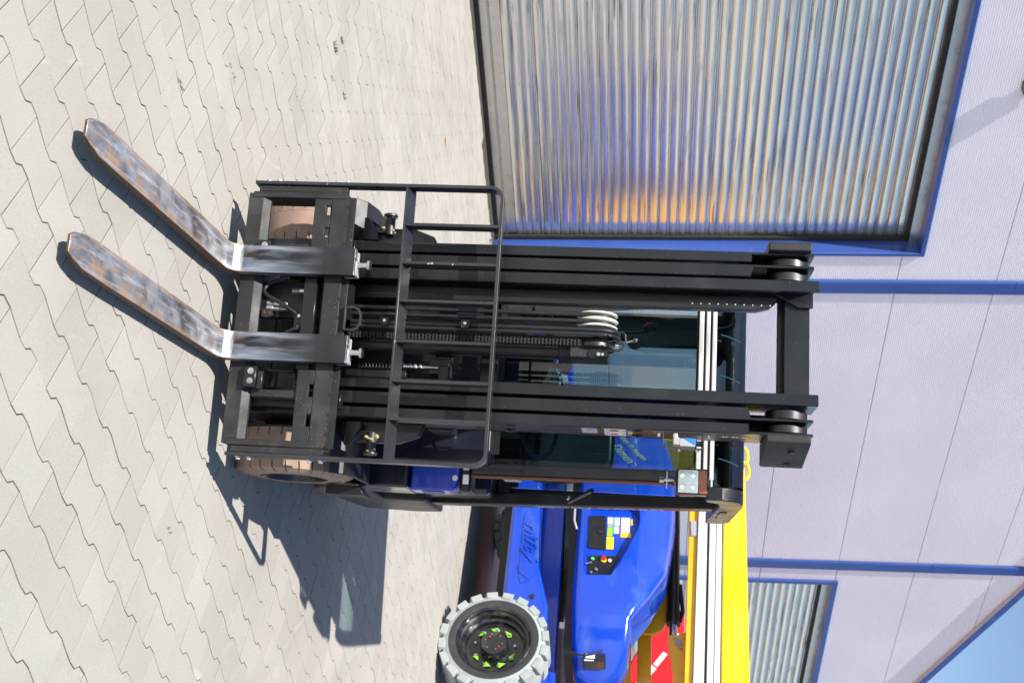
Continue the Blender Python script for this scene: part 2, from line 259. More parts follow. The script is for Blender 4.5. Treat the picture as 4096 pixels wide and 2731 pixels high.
# ------------------------------------------------------------------ mesh helpers
class MB:
    def __init__(s): s.v = []; s.f = []; s.M = None
    def add(s, vs, fs):
        o = len(s.v)
        for p in vs:
            p = Vector(p)
            s.v.append(tuple(s.M @ p) if s.M else tuple(p))
        s.f += [tuple(i + o for i in f) for f in fs]; return s
    def box(s, x0, x1, y0, y1, z0, z1):
        return s.add([(x0, y0, z0), (x1, y0, z0), (x1, y1, z0), (x0, y1, z0), (x0, y0, z1), (x1, y0, z1), (x1, y1, z1), (x0, y1, z1)],
                     [(0, 3, 2, 1), (4, 5, 6, 7), (0, 1, 5, 4), (1, 2, 6, 5), (2, 3, 7, 6), (3, 0, 4, 7)])
    def prism(s, poly, ax, a, b):      # polygon in the two other axes (kept in xyz order), extruded along ax
        n = len(poly)
        def P(p, d): return {'x': (d, p[0], p[1]), 'y': (p[0], d, p[1]), 'z': (p[0], p[1], d)}[ax]
        vs = [P(p, a) for p in poly] + [P(p, b) for p in poly]
        return s.add(vs, [tuple(range(n))[::-1], tuple(range(n, 2 * n))] + [(i, (i + 1) % n, (i + 1) % n + n, i + n) for i in range(n)])
    def cyl(s, p0, p1, r, seg=16, r2=None):
        p0, p1 = Vector(p0), Vector(p1); d = (p1 - p0).normalized(); u = d.orthogonal().normalized(); v = d.cross(u); r2 = r if r2 is None else r2
        vs = []
        for p, rr in ((p0, r), (p1, r2)):
            for i in range(seg):
                a = 2 * math.pi * i / seg; vs.append(p + u * math.cos(a) * rr + v * math.sin(a) * rr)
        return s.add(vs, [tuple(range(seg))[::-1], tuple(range(seg, 2 * seg))] + [(i, (i + 1) % seg, (i + 1) % seg + seg, i + seg) for i in range(seg)])
    def tube(s, pts, r, seg=8):
        pts = [Vector(p) for p in pts]; n = len(pts); vs = []; u = None
        for i, p in enumerate(pts):
            d = (pts[min(i + 1, n - 1)] - pts[max(i - 1, 0)]).normalized()
            u = d.orthogonal().normalized() if u is None else (u - d * u.dot(d)).normalized()
            v = d.cross(u)
            for k in range(seg):
                a = 2 * math.pi * k / seg; vs.append(p + u * math.cos(a) * r + v * math.sin(a) * r)
        fs = [(i * seg + k, i * seg + (k + 1) % seg, (i + 1) * seg + (k + 1) % seg, (i + 1) * seg + k) for i in range(n - 1) for k in range(seg)]
        fs += [tuple(range(seg))[::-1], tuple(range((n - 1) * seg, n * seg))]
        return s.add(vs, fs)
    def lathe(s, prof, c, axis='x', seg=48):   # prof: (along axis, radius)
        c = Vector(c); vs = []
        for (d, r) in prof:
            for i in range(seg):
                a = 2 * math.pi * i / seg; q = (math.cos(a) * r, math.sin(a) * r)
                vs.append(c + Vector({'x': (d, q[0], q[1]), 'y': (q[0], d, q[1]), 'z': (q[0], q[1], d)}[axis]))
        n = len(prof); fs = [(i * seg + k, i * seg + (k + 1) % seg, (i + 1) * seg + (k + 1) % seg, (i + 1) * seg + k) for i in range(n - 1) for k in range(seg)]
        return s.add(vs, fs)
    def sphere(s, c, r, sx=1, sy=1, sz=1, u=12, v=8):
        vs = []; c = Vector(c)
        for j in range(v + 1):
            th = math.pi * j / v
            for i in range(u):
                a = 2 * math.pi * i / u; vs.append(c + Vector((math.sin(th) * math.cos(a) * r * sx, math.sin(th) * math.sin(a) * r * sy, math.cos(th) * r * sz)))
        return s.add(vs, [(j * u + i, j * u + (i + 1) % u, (j + 1) * u + (i + 1) % u, (j + 1) * u + i) for j in range(v) for i in range(u)])
    def mesh(s, name, mat):
        me = bpy.data.meshes.new(name); me.from_pydata(s.v, [], s.f)
        bm = bmesh.new(); bm.from_mesh(me); bmesh.ops.remove_doubles(bm, verts=bm.verts, dist=1e-6)
        bmesh.ops.recalc_face_normals(bm, faces=bm.faces); bm.to_mesh(me); bm.free()
        if mat is not None: me.materials.append(mat)
        return me
    def build(s, name, mat, parent=None, bevel=0.0, smooth=False, segs=1, label=None):
        me = s.mesh(name, MAT[mat] if isinstance(mat, str) else mat)
        o = bpy.data.objects.new(name, me); COL.objects.link(o)
        if parent is not None: o.parent = parent
        if label: o['label'] = label
        if smooth or bevel:
            for p in me.polygons: p.use_smooth = True
            me.set_sharp_from_angle(angle=R(24))
        if bevel:
            md = o.modifiers.new("bevel", 'BEVEL'); md.width = bevel; md.segments = segs; md.limit_method = 'ANGLE'; md.angle_limit = R(35); md.harden_normals = segs > 1
        return o

def tag(o, label, cat=None, group=None, kind=None):
    if label: o['label'] = label
    if cat: o['category'] = cat
    if group: o['group'] = group
    if kind: o['kind'] = kind
    return o
def empty(name, loc, M=None):
    o = bpy.data.objects.new(name, None); COL.objects.link(o); o.empty_display_size = 0.2
    if M is None: o.location = loc
    else:
        mm = M.to_4x4(); mm.translation = loc; o.matrix_world = mm
    return o
def copy_obj(o, parent, M=None, loc=None):
    c = o.copy(); COL.objects.link(c); c.parent = parent
    if loc is not None: c.location = loc
    if M is not None: c.matrix_local = M
    return c
def text(name, body, size, mat, parent, loc, X, Y, ext=0.0005, shear=0.0, sx=1.0, bevel=0.0, align='LEFT'):
    cu = bpy.data.curves.new(name, 'FONT'); cu.body = body; cu.size = size; cu.extrude = ext; cu.shear = shear; cu.align_x = align; cu.resolution_u = 3
    cu.offset = bevel
    tmp = bpy.data.objects.new(name + "_src", cu); COL.objects.link(tmp)
    dg = bpy.context.evaluated_depsgraph_get(); me = bpy.data.meshes.new_from_object(tmp.evaluated_get(dg))
    bpy.data.objects.remove(tmp); bpy.data.curves.remove(cu)
    me.name = name; me.materials.clear(); me.materials.append(MAT[mat])
    X = Vector(X).normalized(); Y = Vector(Y).normalized(); Z = X.cross(Y)
    M = Matrix((X * sx, Y, Z)).transposed().to_4x4(); M.translation = loc
    me.transform(M)
    o = bpy.data.objects.new(name, me); COL.objects.link(o); o.parent = parent; return o
def rounded(pts, r, n=4):
    out = []; k = len(pts)
    for i in range(k):
        p0, p1, p2 = Vector(pts[i - 1]), Vector(pts[i]), Vector(pts[(i + 1) % k])
        a = (p0 - p1); b = (p2 - p1); rr = min(r, a.length * .45, b.length * .45); A = p1 + a.normalized() * rr; B = p1 + b.normalized() * rr
        for j in range(n + 1):
            t = j / n; out.append(tuple((1 - t) ** 2 * A + 2 * t * (1 - t) * p1 + t * t * B))
    return out
def arc(c, r, a0, a1, n):
    return [(c[0] + r * math.cos(a0 + (a1 - a0) * i / n), c[1] + r * math.sin(a0 + (a1 - a0) * i / n)) for i in range(n + 1)]

# ------------------------------------------------------------------ ground
pav = MB().add([(-300, -300, -.03), (300, -300, -.03), (300, 300, -.03), (-300, 300, -.03)], [(0, 1, 2, 3)]).build("pavement", 'stone')
tag(pav, "light grey interlocking concrete block paving of the yard", kind='structure')
bed = MB().add([(-11, .6, -.0024), (13, .6, -.0024), (13, 19, -.0024), (-11, 19, -.0024)], [(0, 1, 2, 3)]).build("joint_sand", 'bed', pav)
LU = Vector((math.sin(R(44)), math.cos(R(44)))); LS = Vector((-LU.y, LU.x))
PER = 0.197; PITCH = 0.151; SH = 0.108
prof = [(0, 0), (.040, 0), (.062, .021), (.107, .021), (.156, .009), (.197, 0)]
left = prof
right0 = [(.107, .021), (.156, .009), (.197, 0), (.237, 0), (.259, .021), (.304, .021)]
right = [(u + SH - PER, v + PITCH) for u, v in right0]
outline = left + right[::-1]                          # one double-bulge paving stone in its own frame
oc = Vector((sum(p[0] for p in outline) / 12, sum(p[1] for p in outline) / 12))
def inset(poly, d):
    n = len(poly); out = []
    for i in range(n):
        p0, p1, p2 = Vector(poly[i - 1]), Vector(poly[i]), Vector(poly[(i + 1) % n])
        e1 = (p1 - p0).normalized(); e2 = (p2 - p1).normalized(); n1 = Vector((-e1.y, e1.x)); n2 = Vector((-e2.y, e2.x))
        q = (n1 + n2); q = q / max(.4, q.dot(n1)); out.append(p1 + q * d)
    return out
area = sum(outline[i - 1][0] * outline[i][1] - outline[i][0] * outline[i - 1][1] for i in range(12))
sg = 1 if area > 0 else -1
ringA = inset(outline, sg * .0018); ringB = inset(outline, sg * .0025)
def stone_geo():
    vs = [(p.x - oc.x, p.y - oc.y, -.018) for p in ringA] + [(p.x - oc.x, p.y - oc.y, -.0007) for p in ringA] + [(p.x - oc.x, p.y - oc.y, 0) for p in ringB]
    n = 12; fs = [(i, (i + 1) % n, (i + 1) % n + n, i + n) for i in range(n)] + [(i + n, (i + 1) % n + n, (i + 1) % n + 2 * n, i + 2 * n) for i in range(n)] + [tuple(range(2 * n, 3 * n))]
    return vs, fs
SV, SF = stone_geo()
Mst = Matrix(((LU.x, LS.x, 0), (LU.y, LS.y, 0), (0, 0, 1)))
stones = []
W0 = Vector((-3.166, 11.017, 0)); WE = Vector((math.sin(R(46.56)), math.cos(R(46.56)), 0)); WN = Vector((WE.y, -WE.x, 0))
for k in range(-110, 110):
    for mm_ in range(-90, 110):
        u = k * (SH - PER) + mm_ * PER; v = k * PITCH
        # keep rows from drifting out of the yard
        c = Vector((-.639, 2.946)) + LU * (u + oc.x) + LS * (v + oc.y)
        if not (-10.5 < c.x < 12.5 and 0.9 < c.y < 18.5): continue
        if (Vector((c.x, c.y, 0)) - W0).dot(WN) < 0.02: continue
        stones.append(c)
def sight(c):
    d = Vector((c.x, c.y, 0)) - Vector((0, 0, 1.6)); k = d.dot(fw)
    if k <= 0.2: return None
    return (1176 + 2750 * d.dot(Ui) / k, 784 + 2750 * d.dot(Ri) / k)
near = []
far = []
for c in stones:
    s_ = sight(c)
    if s_ and -20 < s_[0] < 2370 and -40 < s_[1] < 1610: near.append((c.length, c))
    else: far.append(c)
near.sort(key=lambda q: q[0])
far += [c for _, c in near[300:]]; near = [c for _, c in near[:300]]
smb = MB(); smb.v = [tuple(Mst @ Vector(p)) for p in SV]; smb.f = SF
sme = smb.mesh("paving_stone", MAT['stone'])
for c in near:
    o = bpy.data.objects.new("paving_stone", sme); COL.objects.link(o); o.parent = pav
    o.location = (c.x, c.y, random.uniform(-.0012, .0008)); o.rotation_euler = (random.uniform(-.004, .004), random.uniform(-.004, .004), random.uniform(-.006, .006))
fm = MB(); base = [Mst @ Vector(p) for p in SV]
for c in far:
    dz = random.uniform(-.0012, .0008); tx = random.uniform(-.004, .004); ty = random.uniform(-.004, .004); o_ = len(fm.v)
    fm.v += [(p.x + c.x, p.y + c.y, p.z + dz + tx * p.x + ty * p.y) for p in base]; fm.f += [tuple(i + o_ for i in f) for f in SF]
me = bpy.data.meshes.new("farther_paving_stones"); me.from_pydata(fm.v, [], fm.f); me.materials.append(MAT['stone'])
o = bpy.data.objects.new("farther_paving_stones", me); COL.objects.link(o); o.parent = pav; o['kind'] = 'stuff'

# ------------------------------------------------------------------ warehouse
BM = Matrix((WE, -WN, Vector((0, 0, 1)))).transposed()
bld = empty("warehouse", W0, BM)
tag(bld, "pale lavender ribbed metal warehouse with royal blue trim and gable roof", "building")
def roof_z(t): return 9.03 - .3928 * abs(t - 3.455)
def ribbed(t0f, t1f, z0, z1, name="wall_panel"):
    pitch = .0225; d = .0085; mb = MB(); nz = max(1, int(round((z1 - z0) / pitch))); ph = (z1 - z0) / nz
    rows = []
    for i in range(nz):
        zb = z0 + i * ph
        rows += [(zb, 0), (zb + ph * .28, 0), (zb + ph * .5, d), (zb + ph * .78, d)]
    rows.append((z1, 0))
    vs = []
    for z, y in rows: vs += [(t0f(z), y, z), (max(t0f(z) + .001, t1f(z)), y, z)]
    n = len(rows)
    vs += [(t0f(z0), .03, z0), (t1f(z0), .03, z0), (t0f(z1), .03, z1), (max(t0f(z1) + .001, t1f(z1)), .03, z1)]
    fs = [(2 * i, 2 * i + 1, 2 * i + 3, 2 * i + 2) for i in range(n - 1)] + [(2 * n, 2 * n + 1, 1, 0), (2 * n - 2, 2 * n - 1, 2 * n + 3, 2 * n + 2)]
    me = bpy.data.meshes.new(name); me.from_pydata(vs, [], fs); me.materials.append(MAT['panel'])
    o = bpy.data.objects.new(name, me); COL.objects.link(o); o.parent = bld; return o
bays = [(-6.6, -1.595), (-1.595, 3.455), (3.455, 8.50), (8.50, 13.5)]
doors = [(-1.62, 3.018, 4.60), (8.87, 12.95, 4.42)]
zj = [0.22 + 1.04 * i for i in range(-1, 9)]
zj[0] = 0.02
for (b0, b1) in bays:
    for i in range(len(zj) - 1):
        z0, z1 = zj[i] + .004, zj[i + 1] - .004
        if i == 0: z1 = zj[1] - .004
        segs = [(b0 + .004, b1 - .004, z0, z1)]
        for (d0, d1, dz) in doors:
            new = []
            for (a, b, p, q) in segs:
                if b <= d0 or a >= d1 or p >= dz: new.append((a, b, p, q)); continue
                if a < d0 - .02: new.append((a, d0, p, min(q, dz) if q > dz else q))
                if b > d1 + .02: new.append((d1, b, p, min(q, dz) if q > dz else q))
                if q > dz + .02: new.append((a, b, dz, q))
            segs = new
        for (a, b, p, q) in segs:
            if max(roof_z(a), roof_z(b)) < p + .05: continue
            ribbed(lambda z, a=a: max(a, 3.455 - (9.03 - z) / .3928) if z > 5 else a, lambda z, a=a, b=b: min(b, 3.455 + max(0.0, (9.03 - z)) / .3928) if z > 5 else b, p, q)
# core wall behind the sheets
core = MB()
core.prism([(-6.6, 0.0), (-1.62, 0.0), (-1.62, 4.6), (3.018, 4.6), (3.018, 0), (8.87, 0), (8.87, 4.42), (12.95, 4.42), (12.95, 0), (13.5, 0), (13.5, roof_z(13.5) - .05), (3.455, 8.95), (-6.6, roof_z(-6.6) - .05)], 'y', .031, .30)
core.build("wall_core", 'core', bld)
MB().box(-6.6, 13.5, 7.9, 8.2, 0, 5).box(-6.6, -6.4, .3, 7.9, 0, 5).box(13.3, 13.5, .3, 7.9, 0, 5).build("rear_wall", 'core', bld)
for t in (-1.595, 3.455, 8.50):
    hw = .095; z1 = roof_z(t) - .12
    zz = 4.64 if t < 0 else 0.02
    zs = [zz] + [z for z in (5.62,) if z > zz] + [z1]
    for i in range(len(zs) - 1):
        MB().prism([(t - hw, -.002), (t - hw + .014, -.022), (t - hw + .030, -.030), (t + hw - .012, -.030), (t + hw, -.018), (t + hw, -.002)], 'z', zs[i] + .003, zs[i + 1]).build("vertical_trim", 'trim', bld, bevel=.002)
# gable edge
for sgn in (1, -1):
    pts = []
    L0, L1 = (3.455, 14.0) if sgn > 0 else (-7.1, 3.455)
    MB().prism([(L0, roof_z(L0) - .050), (L1, roof_z(L1) - .050), (L1, roof_z(L1) + .05), (L0, roof_z(L0) + .05)], 'y', -.092, -.077).build("barge_board", 'trim', bld, bevel=.003)
    MB().prism([(L0, roof_z(L0) - .035), (L1, roof_z(L1) - .035), (L1, roof_z(L1) - .012), (L0, roof_z(L0) - .012)], 'y', -.076, .03).build("roof_soffit", 'soffit', bld)
    MB().prism([(L0, roof_z(L0) - .008), (L1, roof_z(L1) - .008), (L1, roof_z(L1) + .06), (L0, roof_z(L0) + .06)], 'y', -.075, 8.3).build("roof", 'core', bld)
# blue door surrounds, set 0.22 m back into the wall
def surround(d0, d1, dz, side=.045, lip=-.030, depth=.22):
    MB().prism([(d1 - side, depth), (d1 - side, lip + .006), (d1 - side + .006, lip), (d1 - .004, lip), (d1, lip + .004), (d1, depth)], 'z', 0, dz - side).build("door_jamb", 'trim', bld, bevel=.0015)
    MB().prism([(d0, depth), (d0, lip), (d0 + side, lip), (d0 + side, depth)], 'z', 0, dz - side).build("door_jamb", 'trim', bld, bevel=.0015)
    MB().prism([(depth, dz - side), (lip, dz - side), (lip, dz), (depth, dz)], 'x', d0, d1).build("door_lintel", 'trim', bld, bevel=.0015)
surround(*doors[0]); surround(doors[1][0], doors[1][1], doors[1][2], side=.07)
def roller(d0, d1, dz, sill):
    y = .235
    door = MB().box(d0, d1, y - .004, y + .03, .045, sill - .002).prism([(y - .012, .12), (y - .02, .125), (y - .02, .135), (y - .012, .14)], 'x', d0, d1).build("roller_door", 'alu_dirty', bld, bevel=.002)
    MB().box(d0, d1, y - .03, y + .04, 0.002, .044).build("bottom_seal", 'rubber', door)
    MB().box(d0, d0 + .045, y - .06, y - .022, .0, dz).build("guide_rail", 'rubber', door); MB().box(d1 - .045, d1, y - .06, y - .022, 0, dz).build("guide_rail", 'rubber', door)
    MB().box(d0, d1, y - .09, y - .07, dz - .10, dz).build("header_strip", 'alu_dirty', door)
    MB().box(d0, d1, y - .065, y + .1, dz - .14, dz).build("header_gap", 'glassdark', door)
    P = .105; prf = [(.000, .0015), (.010, .0004), (.022, -.0006), (.034, -.0010), (.046, -.0008), (.058, .0000), (.066, .0012), (.0685, .011), (.0705, .0112), (.0730, .001), (.079, -.0022), (.0845, .001), (.0865, .0085), (.0885, .0008), (.0935, -.0010), (.0980, .0012), (.1000, .014), (.1035, .014), (.105, .0015)]
    vs = []; L0, L1 = d0 + .01, d1 - .01
    for z, yy in prf: vs += [(L0, y + yy, z), (L1, y + yy, z)]
    fs = [(2 * i, 2 * i + 1, 2 * i + 3, 2 * i + 2) for i in range(len(prf) - 1)]
    sl = bpy.data.meshes.new("slat"); sl.from_pydata(vs, [], fs); sl.materials.append(MAT['alu'])
    for p in sl.polygons: p.use_smooth = True
    sl.set_sharp_from_angle(angle=R(28))
    z = sill
    while z < dz - .05:
        o = bpy.data.objects.new("slat", sl); COL.objects.link(o); o.parent = door
        o.location = (0, random.uniform(-.0008, .0008), z); o.rotation_euler = (random.uniform(-.012, .012), 0, 0); z += P
    MB().box(d0, d1, y + .02, y + .06, sill, dz).build("door_backing", 'glassdark', door)
    return door
roller(-1.575, 2.973, 4.555, .245)
roller(8.94, 12.88, 4.35, .245)
MB().box(-6.6, -1.66, -.01, .03, .0, .02).box(3.03, 8.86, -.01, .03, 0, .02).build("base_flashing", 'rubber', bld)
# floodlight over the left door, its lower end just in frame
lamp = empty("wall_lamp", W0 + WE * .93 + Vector((0, 0, 5.3)), BM)
tag(lamp, "small black floodlight on a bracket above the left roller door", "lamp")
MB().prism(rounded([(-.065, -.10), (-.065, .12), (.065, .12), (.065, -.10), (.05, -.17), (-.05, -.17)], .02), 'y', -.15, -.04).build("housing", 'plastic', lamp, bevel=.004)
MB().box(-.03, .03, -.04, -.001, -.06, .06).build("bracket", 'zinc', lamp)

# ------------------------------------------------------------------ forklift
YAW = -R(13.1); LEAN = R(1.4)
TM = Matrix.Rotation(YAW, 3, 'Z') @ Matrix.Rotation(LEAN, 3, 'Y')
tk = empty("forklift", (-.09, 4.40, 0), TM)
tag(tk, "black and blue forklift truck with closed cab, tall mast and two rusty forks", "forklift")
# forks
def fork(cx):
    me = MB(); W = .107
    rings = [(-1.278, .050, .010, .050, 0), (-1.255, .0515, .014, .075, 0), (-1.19, .051, .019, .104, 0), (-1.05, .049, .023, W, 0), (-.6, .045, .031, W, 0), (-.16, .041, .037, W, 0)]
    Rb = .075; cy, cz = -.105, .041 + Rb
    for i in range(1, 8):
        a = -math.pi / 2 + math.pi / 2 * i / 7; rings.append((cy + Rb * math.cos(a), cz + Rb * math.sin(a), .038, W, a + math.pi / 2))
    rings += [(cy + Rb, .30, .038, W, math.pi / 2), (cy + Rb, .535, .036, W, math.pi / 2)]
    vs = []
    for (y, z, th, w_, a) in rings:
        ny, nz = -math.sin(a), math.cos(a)
        for sx, st in ((-1, 1), (1, 1), (1, -1), (-1, -1)): vs.append((sx * w_ / 2, y + ny * st * th / 2, z + nz * st * th / 2))
    n = len(rings); fs = [(0, 1, 2, 3), tuple(range(4 * n - 4, 4 * n))[::-1]]
    for i in range(n - 1):
        for k in range(4): fs.append((4 * i + k, 4 * i + (k + 1) % 4, 4 * i + 4 + (k + 1) % 4, 4 * i + 4 + k))
    me.add(vs, fs); o = me.build("fork", 'fork', tk, bevel=.003, segs=2); o.location = (cx, 0, 0)
    # polished heel: the inner bend scraped bright
    hb = MB(); hv = []
    hr = [r for r in rings if 0.6 < r[4] < 1.4]
    for (y, z, th, w_, a) in hr:
        ny, nz = -math.sin(a), math.cos(a)
        for sx in (-1, 1): hv.append((sx * (W / 2 - .0035), y + ny * (th / 2 + .0006), z + nz * (th / 2 + .0006)))
    hb.add(hv, [(2 * i, 2 * i + 1, 2 * i + 3, 2 * i + 2) for i in range(len(hr) - 1)]); hb.build("polished_heel", 'heel', o, smooth=True)
    # hook, pale half plate painting its sunlit top, and locking pin
    MB().box(-.004, W / 2 - .003, -.044, .012, .5355, .541).prism([(.001, .49), (.014, .485), (.014, .538), (.001, .538)], 'x', -W / 2 + .004, W / 2 - .004).build("hook_and_lit_top", 'sensorgrey', o, bevel=.002)
    pm = MB().cyl((0.006, -.018, .54), (0.006, -.018, .582), .0105, 14).cyl((.006, -.018, .578), (.006, -.018, .589), .020, 18).cyl((.006, -.031, .562), (.006, -.004, .562), .003, 8); pm.build("locking_pin", 'zinc', o, bevel=.0015)
    return o
fork(-.208); fork(.128)
# carriage
car = MB().prism([(.0, .082), (.03, .082), (.03, .168), (.018, .168), (.0, .140)], 'x', -.488, .488).build("carriage_lower_bar", 'blackdust', tk, bevel=.002)
MB().box(-.488, .488, .0, .028, .412, .478).box(-.488, .488, .030, .042, .40, .498).build("carriage_upper_bar", 'blackdust', tk, bevel=.002)
nt_ = MB()
for i in range(13):
    x = -.44 + i * .0733; nt_.box(x - .006, x + .006, -.0008, .004, .470, .4790)
nt_.build("notch_marks", 'glassdark', tk)
def shiftplate(x0, x1, mirror=1):
    q = [(x0, .345), (x1, .345), (x1, .411), (x0 + .75 * (x1 - x0), .411), (x0 + .75 * (x1 - x0), .392), (x0 + .58 * (x1 - x0), .392), (x0 + .58 * (x1 - x0), .411), (x0 + .36 * (x1 - x0), .411), (x0 + .36 * (x1 - x0), .392), (x0 + .19 * (x1 - x0), .392), (x0 + .19 * (x1 - x0), .411), (x0, .411)]
    MB().prism(q, 'y', .002, .020).build("side_shift_plate", 'blackdust', tk, bevel=.0015)
shiftplate(-.486, -.262); shiftplate(.20, .486)
MB().box(-.16, .10, .004, .05, .335, .385).build("cross_tube", 'black', tk, bevel=.002)
MB().box(.17, .20, .004, .05, .335, .385).build("cross_tube", 'black', tk, bevel=.002)
for x0, x1 in ((-.494, -.470), (.470, .494)):
    MB().box(x0, x1, -.004, .10, .10, .47).build("carriage_side_plate", 'blackdust', tk, bevel=.002)
for x0, x1 in ((-.29, -.262), (.28, .308)):
    MB().box(x0, x1, .012, .06, .17, .344).build("carriage_upright", 'blackdust', tk, bevel=.002)
for x in (-.30, .30):
    MB().box(x - .03, x + .03, .07, .11, .12, .50).build("roller_bracket", 'black', tk, bevel=.003)
MB().box(-.16, -.02, .10, .14, .12, .50).build("hose_block_plate", 'plastic', tk)
# clamp blocks with hex bolts
for cx, cz in ((.245, .175), (-.245, .175)):
    b = MB().box(cx - .045, cx + .035, -.028, .0, cz - .028, cz + .022).box(cx - .03, cx + .04, -.020, .0, cz + .022, cz + .045).build("clamp_block", 'plastic', tk, bevel=.004)
    for dx in (-.025, .012):
        MB().cyl((cx + dx, -.034, cz + .0), (cx + dx, -.027, cz + .0), .0085, 6).cyl((cx + dx, -.030, cz), (cx + dx, -.0275, cz), .012, 16).build("hex_bolt", 'zinc', b)
# lifting eye (D shaped)
dpts = [(-.01, .500), (-.01, .545)] + [(x, z) for x, z in []]
eye = [(-.075, .02, .497), (-.078, .02, .525), (-.068, .02, .548), (-.045, .02, .558), (-.018, .02, .557), (.004, .02, .546), (.012, .02, .525), (.010, .02, .497), (-.075, .02, .497)]
eye = [(p[0] + .028, p[1], p[2] + .002) for p in eye]
MB().tube(eye, .006, 8).build("lifting_eye", 'rack', tk, smooth=True)
# hose between the forks
def bez(p0, p1, p2, p3, n=16):
    P = [Vector(q) for q in (p0, p1, p2, p3)]
    return [((1 - t) ** 3) * P[0] + 3 * t * (1 - t) ** 2 * P[1] + 3 * t * t * (1 - t) * P[2] + t ** 3 * P[3] for t in [i / n for i in range(n + 1)]]
MB().tube(bez((-.165, .055, .26), (-.14, .03, .17), (-.10, .02, .15), (-.075, .02, .21)) + bez((-.075, .02, .21), (-.05, .02, .27), (-.01, .03, .315), (.0, .05, .345), 8)[1:], .0075).build("loop_hose", 'hose', tk, smooth=True)
MB().tube(bez((.03, .03, .345), (.045, .0, .31), (.07, .0, .27), (.09, .05, .22)), .0075).build("loop_hose", 'hose', tk, smooth=True)
MB().tube(bez((.185, .05, .19), (.19, .02, .20), (.215, .02, .23), (.20, .05, .31)), .0075).build("loop_hose", 'hose', tk, smooth=True)
for x, z in ((-.058, .205), (-.040, .205), (-.112, .300)):
    f_ = MB().cyl((x, .045, z - .02), (x, .045, z + .008), .011, 6).cyl((x, .045, z + .008), (x, .045, z + .03), .0085, 12).cyl((x, .045, z + .03), (x, .045, z + .062), .0095, 6); f_.build("hose_fitting", 'zinc', tk, bevel=.001)
MB().prism([(-.03, .178), (.0, .178), (.004, .20), (-.006, .225), (-.03, .21)], 'y', .012, .024).build("angle_bracket", 'blackdust', tk, bevel=.001)
for z_ in (.19, .21):
    MB().cyl((-.014, .012, z_), (-.014, .008, z_), .0045, 6).build("red_marked_bolt", 'rust', tk)
MB().box(-.02, .045, .03, .045, .30, .34).build("small_cover", 'plastic', tk, bevel=.003)
for x in (-.01, .035):
    MB().cyl((x, .03, .32), (x, .025, .32), .0065, 12).build("cap_screw", 'zinc', tk)
# load backrest
XR = .528; TH_ = .0065; dep = .055
loop = [(-XR, .105)] + [(-XR, 1.02)] + [(a, b) for a, b in arc((-XR + .045, 1.025), .045, math.pi, math.pi / 2, 6)] + [(a, b) for a, b in arc((XR - .045, 1.025), .045, math.pi / 2, 0, 6)] + [(XR, .105)]
def strip(path, th, y0, y1, name, mat, parent, bevel=.0015):
    n = len(path); A = []; B = []
    for i in range(n):
        p = Vector(path[i]); d = (Vector(path[min(i + 1, n - 1)]) - Vector(path[max(i - 1, 0)])).normalized(); nn = Vector((-d.y, d.x)) * th
        A.append(p + nn); B.append(p - nn)
    vs = []
    for i in range(n): vs += [(A[i].x, y0, A[i].y), (B[i].x, y0, B[i].y), (B[i].x, y1, B[i].y), (A[i].x, y1, A[i].y)]
    fs = [(0, 1, 2, 3), tuple(range(4 * n - 4, 4 * n))[::-1]] + [(4 * i + k, 4 * i + (k + 1) % 4, 4 * i + 4 + (k + 1) % 4, 4 * i + 4 + k) for i in range(n - 1) for k in range(4)]
    return MB().add(vs, fs).build(name, mat, parent, bevel=bevel, segs=2)
fr = strip(loop, TH_, -.012, .040, "load_backrest", 'rack', tk)
MB().prism([(-.012, .698), (.042, .722), (.042, .730), (-.012, .706)], 'x', -XR + TH_, XR - TH_).build("backrest_crossbar", 'rack', fr, bevel=.001)
for x in (-.373, -.222, -.075, .080, .230, .372):
    MB().prism([(-.012, .7075), (.040, .7305), (.040, 1.063), (-.012, 1.063)], 'x', x - .006, x + .006).build("backrest_bar", 'rack', fr, bevel=.001)
for s in (-1, 1):
    for z in (.150, .192, .420, .463):
        MB().cyl((s * (XR + TH_), .012, z), (s * (XR + TH_ + .003), .012, z), .0135, 16).cyl((s * (XR + TH_ + .003), .012, z), (s * (XR + TH_ + .012), .012, z), .0095, 6).build("flange_bolt", 'zinc', fr, bevel=.001)
    MB().box(min(s * .495, s * .520), max(s * .495, s * .520), .0, .03, .12, .47).build("backrest_mount", 'blackdust', fr, bevel=.002)
